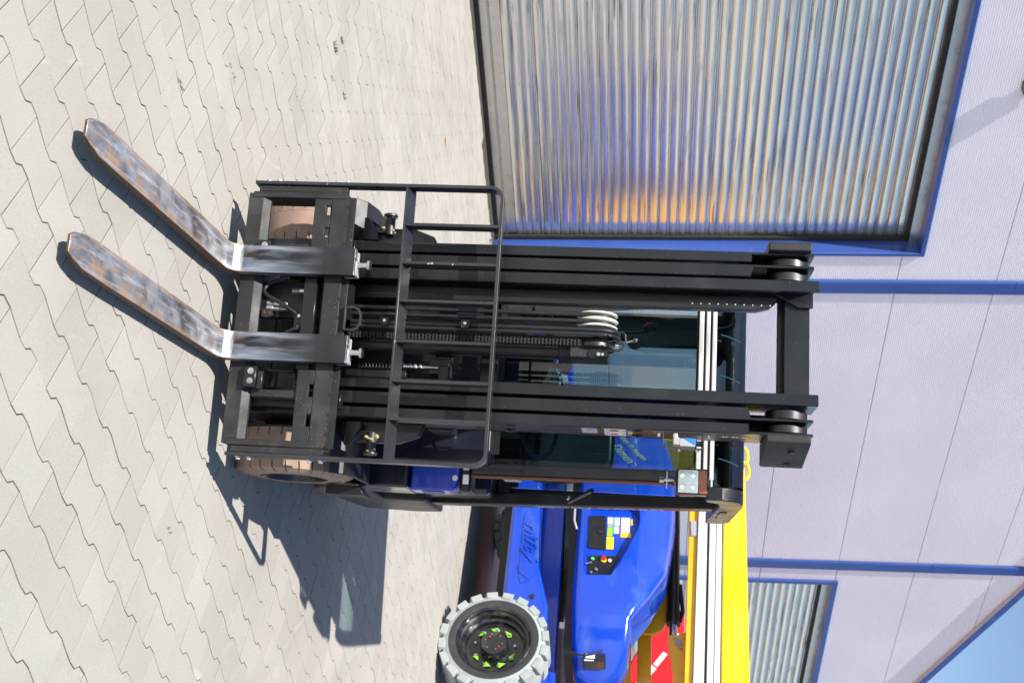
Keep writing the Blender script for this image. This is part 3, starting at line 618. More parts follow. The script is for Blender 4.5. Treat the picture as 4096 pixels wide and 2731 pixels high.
# mast
for s in (-1, 1):
    def sx(a, b): return (min(s * a, s * b), max(s * a, s * b))
    x0, x1 = sx(.194, .237); MB().box(x0, x1, .118, .135, .30, 2.262).box(*sx(.222, .237), .135, .30, .30, 2.262).box(x0, x1, .283, .30, .30, 2.262).build("inner_mast_rail", 'black', tk, bevel=.002)
    x0, x1 = sx(.249, .296); MB().prism([(x0, .13), (x1, .13), (x1, 2.022) if s > 0 else (x1, 2.012), (x0, 2.012) if s > 0 else (x0, 2.022)], 'y', .124, .142).box(*sx(.286, .296), .142, .32, .13, 2.245).box(x0, x1, .310, .322, .13, 2.24).box(*sx(.286, .296), .126, .142, 1.99, 2.245).build("middle_mast_rail", 'black', tk, bevel=.002)
    x0, x1 = sx(.308, .347); MB().box(x0, x1, .130, .148, .10, 2.015).box(*sx(.337, .347), .148, .34, .10, 2.245).box(x0, x1, .326, .340, .10, 2.24).box(*sx(.337, .347), .132, .148, 1.99, 2.245).build("outer_mast_rail", 'black', tk, bevel=.002)
    for xa, xb in ((.244, .283), (.300, .334)):
        MB().lathe([(min(s * xa, s * xb), .02), (min(s * xa, s * xb), .073), (min(s * xa, s * xb) + .004, .078), (max(s * xa, s * xb) - .004, .078), (max(s * xa, s * xb), .073), (max(s * xa, s * xb), .02)], (0, .225, 2.158), 'x', 40).build("mast_roller", 'steel', tk, smooth=True)
    MB().box(*sx(.249, .337), .285, .300, 1.985, 2.235).build("cutout_shade", 'glassdark', tk)  # near-black sheet added to paint the shade inside the rail cutouts
    # top cover lug
    if s > 0:
        MB().prism([(.347, .10), (.376, .10), (.384, .112), (.438, .34), (.430, .35), (.347, .35)], 'z', 2.075, 2.235).build("mast_lug", 'blackdust', tk, bevel=.020, segs=4)
        for y_, x_ in ((.17, .4065), (.30, .432)): MB().cyl((x_ - .02, y_, 2.17), (x_ + .0, y_, 2.17), .012, 14).build("lug_hole", 'glassdark', tk)
    else:
        MB().prism([(-.347, .10), (-.376, .10), (-.384, .112), (-.398, .34), (-.39, .35), (-.347, .35)], 'z', 2.075, 2.235).build("mast_lug", 'blackdust', tk, bevel=.012, segs=3)
    # chassis anchors with greased pins
    a = MB().prism([(s * .35, .47), (s * .40, .47), (s * .43, .53), (s * .43, .70), (s * .40, .78), (s * .35, .80)], 'y', .22, .26).build("mast_anchor", 'black', tk, bevel=.004)
    p_ = MB().cyl((s * .395, .205, .60), (s * .47, .205, .60), .020, 20).cyl((s * .47, .205, .60), (s * .482, .205, .60), .028, 20).build("anchor_pin", 'steel', a, bevel=.002)
    gm = MB()
    for _ in range(15):
        gm.sphere((s * (.405 + .018 * random.random() + (.055 if _ % 3 == 0 else 0)), .188 + .012 * random.random(), .575 + .05 * random.random()), .0035 + .003 * random.random(), 1, 1, 1.4, 6, 4)
    gm.build("grease_smear", 'grease', a, smooth=True)['kind'] = 'stuff'
    MB().cyl((s * .43, .215, .665), (s * .43, .195, .665), .010, 6).build("hex_nut", 'zinc', a)
    # tilt bracket plate behind the backrest
    MB().prism([(s * .36, .505), (s * .455, .505), (s * .455, .525), (s * .385, .565), (s * .36, .565)], 'y', .16, .18).build("tilt_bracket", 'black', tk, bevel=.003)
MB().prism([(-.455, .52), (-.45, .52), (-.405, .60), (-.405, .53)], 'y', .20, .30).build("upright_ear", 'black', tk, bevel=.003)
MB().box(-.222, .222, .24, .30, 2.185, 2.245).box(-.222, .222, .30, .315, 2.13, 2.20).box(-.222, .222, .24, .252, 2.150, 2.185).build("mast_top_beam", 'black', tk, bevel=.003)
MB().prism([(-.222, 2.10), (-.16, 2.20), (-.16, 2.255), (-.222, 2.255)], 'y', .22, .24).build("beam_gusset", 'black', tk, bevel=.002); MB().prism([(.222, 2.22), (.19, 2.22), (.18, 2.235), (.18, 2.262), (.222, 2.262)], 'y', .22, .24).build("beam_gusset", 'black', tk, bevel=.002)
for z in (.16, .80, .98):
    MB().box(-.29, .29, .345, .375, z, z + .07).build("mast_cross_beam", 'black', tk, bevel=.003)
MB().box(.10, .16, .20, .30, .80, .88).box(.13, .20, .17, .2, .845, .885).build("cylinder_bracket", 'black', tk, bevel=.003)
# plastic chain guard on the left and its lightening holes
g = MB().prism([(-.195, .25), (-.137, .25), (-.137, 2.04), (-.150, 2.09), (-.175, 2.115), (-.195, 2.12)], 'y', .20, .245).build("chain_guard", 'plastic', tk, bevel=.006, segs=2)
for i in range(10):
    z = 1.80 + i * .0325; MB().cyl((-.158, .2, z), (-.158, .1985, z), .0028, 8).build("guard_hole", 'silver', g)
# centre lift cylinder, head, chain
MB().cyl((.052, .20, .20), (.052, .20, 1.36), .031, 28).build("lift_cylinder", 'plastic', tk, smooth=True)
hd = MB().box(.015, .086, .13, .25, 1.345, 1.49).cyl((.052, .2, 1.30), (.052, .2, 1.35), .035, 24).build("cylinder_head", 'blackdust', tk, bevel=.004)
MB().cyl((.07, .13, 1.435), (.07, .124, 1.435), .019, 24).build("pin_cap", 'black', hd)
MB().box(.058, .084, .118, .13, 1.455, 1.492).build("end_block", 'black', hd, bevel=.002)
MB().cyl((.075, .118, 1.455), (.075, .110, 1.455), .008, 6).cyl((.075, .118, 1.47), (.075, .111, 1.47), .006, 6).build("head_bolt", 'zinc', hd)
ch = MB()
for i in range(66):
    z = .50 + i * .0135; yy = .118
    ch.cyl((.020, yy, z), (.044, yy, z), .0042, 8)
    for k in range(4): ch.box(.021 + k * .0058, .0240 + k * .0058, yy - .006, yy + .006, z - .002 if i % 2 == k % 2 else z - .009, z + .0115 if i % 2 == k % 2 else z + .004)
cho = ch.build("lift_chain", 'rubber', tk)
sh = MB().lathe([(.018, .03), (.018, .074), (.022, .080), (.026, .071), (.040, .071), (.044, .080), (.048, .074), (.048, .03)], (0, .185, 1.435), 'x', 48).build("chain_sheave", 'steel', tk, smooth=True)
# hoses over the white pulleys
RP = .066; zc = 1.44; yc = .185
for x in (-.078, -.052):
    pts = [(x, yc - RP, .50)] + [(x, yc - RP, .5 + (zc - .5) * t / 10) for t in range(1, 10)] + [(x, yc - RP * math.cos(a), zc + RP * math.sin(a)) for a in [math.pi * i / 16 for i in range(17)]] + [(x, yc + RP, 1.0), (x, yc + RP, .5)]
    MB().tube(pts, .0085, 10).build("hydraulic_hose", 'hose', tk, smooth=True)
for x in (-.018, -.001):
    RQ = .074
    pts = [(x, yc - RQ, .50)] + [(x, yc - RQ, .5 + (zc - .5) * t / 10) for t in range(1, 10)] + [(x, yc - RQ * math.cos(a), zc + .012 + RQ * math.sin(a)) for a in [math.pi * i / 16 for i in range(17)]] + [(x, yc + RQ, 1.0), (x, yc + RQ, .5)]
    MB().tube(pts, .0082, 10).build("hydraulic_hose", 'hose', tk, smooth=True)
MB().tube([(-.036, .15, .5), (-.036, .15, 1.36), (-.034, .17, 1.42)], .008, 10).build("hydraulic_hose", 'hose', tk, smooth=True)
pl = MB()
pr = []
xs = [-.092, -.088, -.078, -.068, -.065, -.062, -.052, -.042, -.038, -.036]
rr = [.078, .080, .060, .080, .082, .080, .060, .080, .080, .076]
pl.lathe([(xs[0], .02)] + list(zip(xs, rr)) + [(xs[-1], .02)], (0, yc, zc), 'x', 56).build("hose_pulley", 'pulley', tk, smooth=True)
MB().lathe([(-.036, .012), (-.036, .028), (-.015, .028), (-.015, .012)], (0, yc, zc), 'x', 24).build("pulley_hub", 'steel', tk, smooth=True)
MB().tube([(-.006, .10, 1.50), (-.006, .085, 1.525), (-.004, .082, 1.545), (.004, .08, 1.552), (.034, .08, 1.555), (.040, .08, 1.548), (.040, .085, 1.53), (.026, .09, 1.515), (.030, .10, 1.49)], .0035, 8).tube([(.062, .112, 1.49), (.062, .10, 1.53), (.055, .09, 1.545), (.035, .085, 1.545), (.028, .085, 1.53)], .0035, 8).build("hose_retainer", 'rack', tk, smooth=True)
for z in (.62, .93):
    MB().box(-.035, .0, .085, .10, z, z + .035).build("hose_clip", 'blackdust', tk, bevel=.003)
    MB().cyl((-.018, .085, z + .018), (-.018, .08, z + .018), .006, 12).build("clip_screw", 'zinc', tk)
# spring loaded link rod to the right of the cylinder
sp = [(.135 + .011 * math.cos(i * .9), .20 + .011 * math.sin(i * .9), .52 + i * .0019) for i in range(100)]
MB().tube(sp, .0022, 6).build("coil_spring", 'steel', tk, smooth=True)
MB().cyl((.135, .2, .70), (.135, .2, .84), .007, 12).cyl((.135, .2, .70), (.135, .2, .735), .011, 12).cyl((.135, .2, .745), (.135, .2, .755), .014, 6).cyl((.135, .2, .765), (.135, .2, .775), .013, 6).build("link_rod", 'zinc', tk, bevel=.001)
MB().box(.17, .198, .10, .125, .50, .735).build("stop_block", 'black', tk, bevel=.003)
# mast side markings: number, capacity plate, warning discs
text("fleet_number", "008", .085, 'lavtext', tk, (.3478, .155, 1.402), (0, 1, 0), (0, 0, 1), ext=.0003, sx=.92, bevel=.0015)
pt = MB().box(.3472, .3480, .155, .31, 1.487, 1.567).build("rating_plate", 'white', tk)
MB().box(.3481, .3484, .155, .31, 1.567, 1.598).build("plate_header", 'trim', pt)
MB().box(.3485, .3487, .195, .205, 1.575, 1.592).box(.3485, .3487, .21, .25, 1.575, 1.592).build("header_mark", 'ytext', pt)
MB().lathe([(.3482, .0), (.3483, .020)], (0, .19, 1.523), 'x', 24).build("prohibition_disc", 'rust', pt)
MB().lathe([(.3482, .0), (.3483, .016)], (0, .275, 1.523), 'x', 24).build("prohibition_disc", 'redplastic', pt)
pm_ = MB()
for (y_, z_) in ((.17, 1.495), (.22, 1.495), (.27, 1.495), (.18, 1.503), (.23, 1.503), (.18, 1.555), (.26, 1.555), (.18, 1.561), (.25, 1.561)): pm_.box(.3482, .3484, y_, y_ + .025, z_, z_ + .0035)
pm_.build("small_print", 'trim', pt)
for i, z in enumerate((1.935, 1.972, 2.010)):
    d = MB().lathe([(.3474, 0), (.3478, .0165)], (0, .22, z), 'x', 24).build("warning_disc", 'white', tk)
    MB().lathe([(.3479, .012), (.3481, .0145)], (0, .22, z), 'x', 24).box(.3480, .3483, .205, .235, z - .0015, z + .0015).build("disc_ring", 'redplastic', d)
# height sensor in its wire guard on the right of the mast
MB().box(.348, .354, .13, .16, 1.66, 1.915).build("sensor_rail", 'blackdust', tk, bevel=.001)
gd = MB(); gpts = [(.354, 1.665), (.354, 1.705), (.405, 1.705), (.412, 1.712), (.412, 1.845), (.405, 1.852), (.354, 1.852), (.354, 1.895)]
strip(gpts, .002, .125, .150, "sensor_guard", 'rack', tk, bevel=.0005)
sn = MB().box(.372, .400, .12, .17, 1.742, 1.765).prism([(.375, 1.765), (.405, 1.765), (.405, 1.822), (.395, 1.822), (.375, 1.79)], 'y', .12, .17).build("sensor_body", 'sensorgrey', tk, bevel=.002)
MB().prism([(.374, 1.775), (.375, 1.824), (.398, 1.824), (.397, 1.815), (.376, 1.778)], 'y', .1185, .172).build("sensor_cap", 'sensorblue', sn, bevel=.001)
MB().cyl((.390, .145, 1.824), (.390, .145, 1.848), .010, 16).build("sensor_plug", 'plastic', sn)
MB().cyl((.372, .135, 1.75), (.358, .135, 1.75), .011, 16).cyl((.375, .135, 1.752), (.388, .13, 1.76), .006, 12).build("sensor_roller", 'zinc', sn)
for x_, z_ in ((.416, 1.765), (.416, 1.83), (.365, 1.69), (.365, 1.872)):
    MB().cyl((x_ - .006, .137, z_), (x_ + .006, .137, z_), .007, 6).build("guard_bolt", 'zinc', tk)
for z_ in (1.13, 1.61):
    MB().box(.355, .366, .20, .22, z_ - .02, z_ + .02).cyl((.36, .2, z_), (.37, .19, z_), .006, 6).build("cable_clip", 'plastic', tk, bevel=.002)
# wheels
def front_wheel(s):
    cxw = s * .463; hw = .093; cy_, cz_ = .47, .236; Rr = .222
    pr_ = [(-hw, .135), (-hw, .17), (-hw + .006, .205), (-hw + .016, Rr), (-.052, Rr), (-.050, Rr + .0125), (.050, Rr + .0125), (.052, Rr), (hw - .016, Rr), (hw - .006, .205), (hw, .17), (hw, .135)]
    wl = empty("wheel", (cxw, cy_, cz_)); wl.parent = tk
    ty = MB().lathe(pr_, (0, 0, 0), 'x', 72).build("tyre", 'tyre', wl, smooth=True)
    tr = MB(); N = 28
    for i in range(N):
        for side in (-1, 1):
            a0 = 2 * math.pi * (i + (.5 if side > 0 else 0)) / N; a1 = a0 + 2 * math.pi / N * .90
            vs = []
            for rr_ in (Rr - .012, Rr + .014):
                for (xx, off) in ((side * .042, .02), (side * (hw - .014), 0), (side * (hw - .001), -.01 if rr_ < Rr else -.01)):
                    r3 = rr_ if abs(xx) < hw - .005 else (rr_ - (.030 if rr_ > Rr else .02))
                    for a in (a0 + off, a1 + off): vs.append((xx, r3 * math.cos(a), r3 * math.sin(a)))
            # order: layer0: 3x2, layer1: 3x2
            fs = []
            for l in (0, 6):
                for q in (0, 2): fs.append((l + q, l + q + 1, l + q + 3, l + q + 2))
            fs += [(0, 1, 7, 6), (4, 5, 11, 10), (0, 2, 8, 6), (2, 4, 10, 8), (1, 3, 9, 7), (3, 5, 11, 9)]
            tr.add(vs, fs)
    tr.build("tread", 'tyre', wl)['kind'] = 'stuff'
    o_ = s * hw
    rim = MB().lathe([(o_ * .95, .137), (o_ * 1.02, .130), (o_ * .9, .122), (o_ * .55, .112), (o_ * .45, .08), (o_ * .5, .0)], (0, 0, 0), 'x', 40).build("rim", 'navy', wl, smooth=True)
    MB().lathe([(o_ * .62, .108), (o_ * .68, .104), (o_ * .62, .098)], (0, 0, 0), 'x', 40).build("rim_ring", 'rust', wl, smooth=True)
    for i in range(5):
        a = 2 * math.pi * i / 5 + .4; MB().cyl((o_ * .45, .06 * math.cos(a), .06 * math.sin(a)), (o_ * .75, .06 * math.cos(a), .06 * math.sin(a)), .010, 6).build("wheel_nut", 'zinc', wl)
front_wheel(1); front_wheel(-1)
for s in (-1, 1):
    xs_ = sorted((s * .36, s * .50)); 
    rw = empty("wheel", (s * .43, 1.68, .205)); rw.parent = tk
    MB().lathe([(-.07, .0), (-.07, .17), (-.055, .203), (.055, .203), (.07, .17), (.07, 0)], (0, 0, 0), 'x', 40).build("tyre", 'tyre', rw, smooth=True)
# chassis: black underbody box put in to block light
MB().box(-.36, .36, .36, 2.0, .12, .55).box(-.36, .36, .36, .72, .55, .62).build("chassis", 'plastic', tk, bevel=.01)
MB().prism([(.70, .30), (.80, .50), (2.02, .50), (2.08, .40), (2.02, .18), (1.30, .155), (.86, .20)], 'x', -.535, -.36).build("side_skirt", 'bodyside', tk, bevel=.012, segs=2)
MB().prism([(.74, .29), (.84, .40), (.86, .60), (.98, .60), (1.0, .40), (1.44, .40), (1.46, .60), (2.02, .60), (2.08, .45), (2.00, .18), (1.35, .15), (.86, .25)], 'x', .36, .535).build("side_skirt", 'bodyside', tk, bevel=.012, segs=2, label="right side skirt in shade, dark glossy grey")
# counterweight
MB().prism([(-.50, 1.35), (.50, 1.35), (.50, 1.95), (.38, 2.18), (-.38, 2.18), (-.50, 1.95)], 'z', .16, .93).build("counterweight", 'navy', tk, bevel=.03, segs=3)
# mudguards with a folded lip
for s in (-1, 1):
    a_ = sorted((s * .36, s * .555))
    MB().prism([(.22, .44), (.26, .49), (.36, .515), (.60, .515), (.74, .45), (.735, .44), (.60, .50), (.36, .50), (.27, .478), (.23, .435)], 'x', *a_).build("mudguard", 'plastic', tk, bevel=.003)
MB().prism([(.56, .335), (.60, .335), (.60, .50), (.56, .47)], 'y', .60, .72).build("mudguard_flap", 'plastic', tk, bevel=.002)
# battery / fender boxes on the right
MB().box(.40, .545, .74, 1.0, .40, .648).build("step_box", 'navy', tk, bevel=.012, segs=3)
MB().prism([(.42, .652), (.42, .865), (.50, .865), (.545, .84), (.549, .652)], 'y', .78, .92).build("blue_side_cover", 'truckblue', tk, bevel=.012, segs=3)
vn = MB()
for i in range(9): vn.box(.5495, .5505, .795 + i * .013, .803 + i * .013, .70, .79)
vn.build("cooling_vent", 'trim', tk)
MB().cyl((.49, .78, .845), (.49, .774, .845), .013, 20).build("cover_bolt", 'zinc', tk, bevel=.001)
MB().box(.40, .548, .77, .92, .866, .915).build("sill_cap", 'plastic', tk, bevel=.014, segs=3)
MB().box(.42, .455, .767, .77, .88, .905).box(.475, .515, .767, .77, .88, .905).build("marker_lens", 'lens', tk)
MB().box(-.545, -.33, .74, 1.42, .40, .915).build("left_side_cover", 'truckblue', tk, bevel=.02, segs=3)
# front cowl
cw = MB().box(-.44, .44, .70, .78, .50, 1.0).build("front_cowl", 'navy', tk, bevel=.015, segs=3)
MB().lathe([(-.012, 0), (-.012, .045), (0, .052)], (.335, .70, .80), 'y', 36).build("cowl_cap", 'navy', cw, smooth=True)
MB().prism([(.25, .74), (.31, .74), (.325, .76), (.325, .85), (.31, .86), (.25, .86)], 'y', .55, .69).build("headlamp_stub", 'blackdust', tk, bevel=.004)
# cab floor, pillars, glazing
MB().box(-.50, .33, .78, 1.60, .60, .64).build("cab_floor", 'interior', tk)
def pillar(x0, x1, y0, y1, z0, z1, name="cab_pillar", dy=0.0, mat='navy', dx=0.0):
    return MB().add([(x0, y0, z0), (x1, y0, z0), (x1, y1, z0), (x0, y1, z0), (x0 + dx, y0 + dy, z1), (x1 + dx, y0 + dy, z1), (x1 + dx, y1 + dy, z1), (x0 + dx, y1 + dy, z1)],
                    [(0, 3, 2, 1), (4, 5, 6, 7), (0, 1, 5, 4), (1, 2, 6, 5), (2, 3, 7, 6), (3, 0, 4, 7)]).build(name, mat, tk, bevel=.006, segs=2)
pillar(.428, .478, .72, .78, .92, 1.90, dx=-.012)
pillar(.478, .486, .715, .79, .92, 1.90, dx=-.012, name="pillar_edge", mat='rust')
pillar(-.470, -.385, .72, .78, .92, 1.90)
pillar(.465, .522, 1.66, 1.79, .58, 2.02, dx=-.004, dy=-.40, mat='plastic')
pillar(-.522, -.465, 1.66, 1.79, .58, 2.02, dy=-.40, mat='plastic')
pillar(.430, .46, 1.64, 1.70, .95, 1.9, mat='plastic'); pillar(-.46, -.430, 1.64, 1.70, .95, 1.9, mat='plastic')
text("hire_firm_name", "MIETPARK-GUSHURST", .098, 'lavtext', tk, (.5212, 1.605, 1.14), (0, -.278, 1), (0, -1, -.278), ext=.0004, sx=.66, bevel=.001)
ws = MB().add([(-.385, .754, 1.0), (.425, .754, 1.0), (.42, .754, 1.868), (-.385, .754, 1.868)], [(0, 1, 2, 3)]).build("windscreen", 'glass', tk)
frit = MB().box(-.385, -.30, .7505, .7515, 1.0, 1.868).box(-.385, .385, .7505, .7515, 1.0, 1.03).box(-.385, .385, .7505, .7515, 1.845, 1.868).build("glass_border", 'plastic', ws)
rwn = MB().add([(-.425, 1.657, 1.0), (.425, 1.657, 1.0), (.425, 1.657, 1.92), (-.425, 1.657, 1.92)], [(0, 1, 2, 3)]).build("rear_window", 'glass', tk)
MB().prism([(-.425, 1.0), (.425, 1.0), (.425, 1.03), (-.425, 1.03)], 'y', 1.648, 1.652).prism([(-.425, 1.89), (.425, 1.89), (.425, 1.93), (-.425, 1.93)], 'y', 1.648, 1.652).build("window_border", 'plastic', rwn)
MB().box(-.5, .5, 1.60, 1.70, .93, 1.0).build("rear_sill", 'plastic', tk, bevel=.006)
MB().prism([(-.47, 1.40), (-.35, 1.44), (-.30, 1.60), (-.30, 1.92), (-.47, 1.92)], 'y', 1.58, 1.62).build("rear_quarter_panel", 'seat', tk, bevel=.01)
MB().tube([(-.33, 1.55, 1.90), (-.20, 1.56, 1.93), (.05, 1.56, 1.93)], .018, 8).build("rear_roof_rail", 'seat', tk, smooth=True)
MB().cyl((.15, 1.56, 1.88), (-.02, 1.58, 1.70), .006, 8).build("rear_wiper", 'plastic', tk, smooth=True)
# roof: front header with bright strips, curved tinted visor, black side cheeks
MB().box(-.44, .44, .725, .77, 1.868, 1.925).build("roof_header", 'plastic', tk, bevel=.002)
for z0, z1, yy in ((1.853, 1.872, .70), (1.884, 1.899, .708), (1.910, 1.927, .712)):
    MB().box(-.43, .452, yy, .726, z0, z1).build("header_strip", 'silver', tk, bevel=.002)
vis = [(.722, 1.928), (.726, 2.012), (.738, 2.036), (.775, 2.053), (.85, 2.060), (1.0, 2.063), (1.75, 2.062), (1.82, 2.04), (1.84, 1.99)]
def sheet(pts, name, mat):
    mb = MB(); vs = []
    for y_, z_ in pts: vs += [(-.468, y_, z_), (.476, y_, z_)]
    mb.add(vs, [(2 * i, 2 * i + 1, 2 * i + 3, 2 * i + 2) for i in range(len(pts) - 1)]); return mb.build(name, mat, tk, smooth=True)
sheet(vis[:4], "roof_visor", 'roofglass')
sheet([vis[3], vis[4], vis[5], (1.24, 2.062)], "roof_glass", 'glass')
sheet([(1.24, 2.062), vis[6], vis[7], vis[8]], "roof_panel", 'plastic')
for x_ in (-.335, -.16, .015, .19, .365):
    MB().tube([(x_ - .004, .7225, 1.945), (x_ + .003, .7240, 1.975), (x_ + .014, .7255, 2.003), (x_ + .024, .733, 2.027)], .0028, 6).build("visor_line", 'visorline', tk, smooth=True)
MB().box(-.43, .44, 1.24, 1.8, 1.925, 1.932).build("roof_lining", 'navy', tk)
for s in (-1, 1):
    ck = [(.722, 1.90), (.722, 1.965), (.745, 2.008), (.785, 2.040), (.85, 2.060), (1.0, 2.07), (1.76, 2.07), (1.84, 2.045), (1.86, 1.96), (1.72, 1.955), (1.0, 1.97), (.86, 1.955), (.80, 1.90)]
    a_ = (.478, .535) if s > 0 else (-.52, -.47)
    MB().prism(ck, 'x', *a_).build("roof_cheek", 'plastic', tk, bevel=.006, segs=2)
MB().prism([(.455, 1.985), (.54, 1.985), (.54, 2.02), (.47, 2.04), (.455, 2.04)], 'y', 1.2, 1.5).build("roof_foot", 'plastic', tk, bevel=.004)
# work lamp on the right pillar
lp = empty("work_lamp", (.491, .49, 1.832)); lp.parent = tk
MB().prism(rounded([(-.051, -.063), (.051, -.063), (.051, .061), (-.051, .061)], .012), 'y', -.02, .04).build("lamp_housing", 'plastic', lp, bevel=.004, segs=2)
MB().prism(rounded([(-.045, -.057), (.045, -.057), (.045, .022), (-.045, .022)], .006), 'y', -.0225, -.018).build("lamp_lens", 'lens', lp, bevel=.001)
MB().prism(rounded([(-.045, .024), (.045, .024), (.045, .056), (-.045, .056)], .006), 'y', -.0225, -.018).build("indicator_lens", 'amberlens', lp, bevel=.001)
for x_, z_ in ((-.022, -.04), (.022, -.04), (-.022, .002), (.022, .002)):
    MB().lathe([(-.0235, .006), (-.0235, .009), (-.0228, .011)], (x_, 0, z_), 'y', 18).cyl((x_, -.0240, z_), (x_, -.0228, z_), .004, 10).build("led_cup", 'chrome', lp)
strip([(.474 - .482 - .03, -.10), (.0, -.10), (.0, -.10), (.028, -.10)], .0018, .0, .02, "lamp_bracket", 'zinc', lp, bevel=.0003)
MB().cyl((-.005, .01, -.125), (-.005, .01, -.07), .006, 10).cyl((-.005, .01, -.128), (-.005, .01, -.112), .012, 6).build("bracket_bolt", 'zinc', lp, bevel=.001)
MB().tube([(.0, .03, -.08), (.0, .1, -.09), (-.02, .25, -.07)], .008, 8).build("lamp_stalk", 'plastic', lp)
# wiper, gas strut, grab handle, mirror
MB().cyl((-.128, .742, 1.583), (-.128, .73, 1.583), .010, 12).cyl((-.128, .735, 1.583), (-.118, .735, 1.545), .004, 8).sphere((-.128, .725, 1.59), .008).build("wiper_pivot", 'zinc', tk, smooth=True)
MB().cyl((-.12, .738, 1.545), (-.095, .735, 1.49), .0035, 8).cyl((-.10, .736, 1.50), (-.097, .735, 1.515), .008, 10).build("wiper_arm", 'chrome', tk, smooth=True)
MB().lathe([(-.002, 0), (-.002, .030), (.004, .032)], (-.125, .752, 1.583), 'y', 28).build("wiper_boss", 'plastic', tk)
MB().tube(bez((-.215, .80, 1.50), (-.175, .78, 1.51), (-.17, .78, 1.52), (-.17, .78, 1.55)) + bez((-.17, .78, 1.55), (-.17, .78, 1.60), (-.17, .78, 1.64), (-.215, .80, 1.665))[1:], .011, 10).sphere((-.20, .79, 1.648), .026, 1, .7, 1.2).build("grab_handle", 'interior', tk, smooth=True)
MB().sphere((-.206, .765, 1.640), .009).build("red_button", 'redplastic', tk, smooth=True)
MB().cyl((.52, 1.28, 1.30), (.49, 1.0, 1.42), .010, 12).build("door_gas_strut", 'plastic', tk, smooth=True)
MB().cyl((.53, 1.27, 1.30), (.50, 1.27, 1.30), .006, 8).sphere((.505, 1.26, 1.305), .010).build("strut_ball", 'chrome', tk, smooth=True)
# interior: seat, wheel, console, levers
st = MB().prism([(-.26, .93), (.22, .93), (.22, 1.05), (.18, 1.10), (-.22, 1.10), (-.26, 1.05)], 'y', 1.10, 1.45).build("seat_cushion", 'seat', tk, bevel=.03, segs=3)
MB().prism(rounded([(.02, 1.05), (.40, 1.05), (.42, 1.25), (.36, 1.50), (.10, 1.50), (.02, 1.25)], .08), 'y', 1.42, 1.55).build("seat_backrest", 'seat', tk, bevel=.035, segs=3)
MB().lathe([(-.01, .150), (.0, .165), (.01, .150), (0, .138), (-.01, .150)], (0, 0, 0), 'z', 40).cyl((0, 0, 0), (0, 0, -.03), .03, 16).box(-.14, .14, -.012, .012, -.008, .004).build("steering_wheel", 'plastic', tk, smooth=True).matrix_local = Matrix.Translation((.20, 1.02, 1.17)) @ Matrix.Rotation(R(28), 4, 'X')
MB().cyl((.20, .82, .95), (.20, 1.01, 1.15), .028, 16).build("steering_column", 'plastic', tk)
cons = MB().prism([(-.16, .90), (.05, .90), (.09, 1.06), (.06, 1.18), (-.10, 1.24), (-.16, 1.15)], 'y', .88, 1.05).build("console", 'seat', tk, bevel=.02, segs=2)
MB().sphere((-.05, .95, 1.275), .035, 1, 1, 1.0).cyl((-.05, .95, 1.20), (-.05, .95, 1.27), .014, 12).build("joystick", 'plastic', tk, smooth=True)
for i in range(4): MB().cyl((-.02 + i * .022, .9, 1.255 + .006 * i), (-.02 + i * .022, .885, 1.255 + .006 * i), .008, 10).build("console_knob", 'zinc', tk)
MB().tube([(.02, .90, 1.245), (.03, .89, 1.27), (.05, .88, 1.275), (.07, .88, 1.275)], .006, 8).build("lever", 'plastic', tk, smooth=True)
MB().box(-.03, .06, .80, .86, 1.0, 1.10).build("green_box", 'interior', tk, bevel=.006)
MB().prism([(.40, 1.02), (.46, 1.02), (.46, 1.10), (.40, 1.10)], 'y', 1.0, 1.1).build("relay_box", 'sensorgrey', tk, bevel=.005)
MB().box(.425, .44, .95, .97, .97, 1.0).build("red_switch", 'redplastic', tk, bevel=.003)
MB().cyl((-.19, .92, 1.22), (-.26, .90, 1.18), .032, 16).tube([(-.3, .9, 1.12), (-.2, .9, 1.2), (-.16, .9, 1.22)], .012, 8).build("interior_mirror", 'interior', tk, smooth=True)

# ------------------------------------------------------------------ boom lift
AX = Vector((math.cos(R(46.5)), -math.sin(R(46.5)), 0)); AX = Vector((.688, -.726, 0)).normalized(); AY = Vector((-AX.y, AX.x, 0))
B0 = AX * -7.0 + AY * 9.8
LM = Matrix((AX, AY, Vector((0, 0, 1)))).transposed()
bl = empty("boom_lift", B0, LM)
tag(bl, "glossy blue and yellow boom lift on grey tyres parked beside the forklift", "boom lift")
def PA(pts): return [(a + 7.0, z) for a, z in pts]
Q = 9.8
hull = PA([(-9.6, .62), (-9.4, .46), (-6.03, .448), (-4.6, .47), (-4.3, .62), (-4.4, .84), (-5.0, .90), (-5.755, .862), (-5.915, .857), (-6.15, .80), (-6.363, .745), (-6.96, .717), (-9.3, .72)])
chs = MB().prism(hull, 'y', 8.73 - Q, 9.05 - Q).build("chassis_skin", 'blue', bl, bevel=.05, segs=6)
MB().prism(PA([(-6.93, .60), (-6.93, .665), (-6.85, .70), (-6.30, .715), (-6.17, .68), (-6.13, .60), (-6.2, .575), (-6.85, .575)]), 'y', 8.722 - Q, 8.732 - Q).build("logo_pad", 'blue', bl, bevel=.006, segs=3)
text("embossed_logo", "nifty", .150, 'blue', bl, (7.0 - 6.80, 8.7215 - Q, .606), (1, 0, .03), (0, 0, 1), ext=.013, shear=.35, sx=1.60, bevel=.001)
MB().tube([(7.0 - 6.31, 8.7195 - Q, .575), (7.0 - 6.24, 8.7195 - Q, .585), (7.0 - 6.17, 8.7195 - Q, .67)], .006, 6).build("logo_swoosh", 'blue', bl, smooth=True)
MB().prism(PA([(-9.5, .60), (-4.5, .60), (-4.5, .93), (-9.5, .90)]), 'y', 9.22 - Q, 10.85 - Q).build("chassis_tub", 'blue', bl, bevel=.02, segs=2)
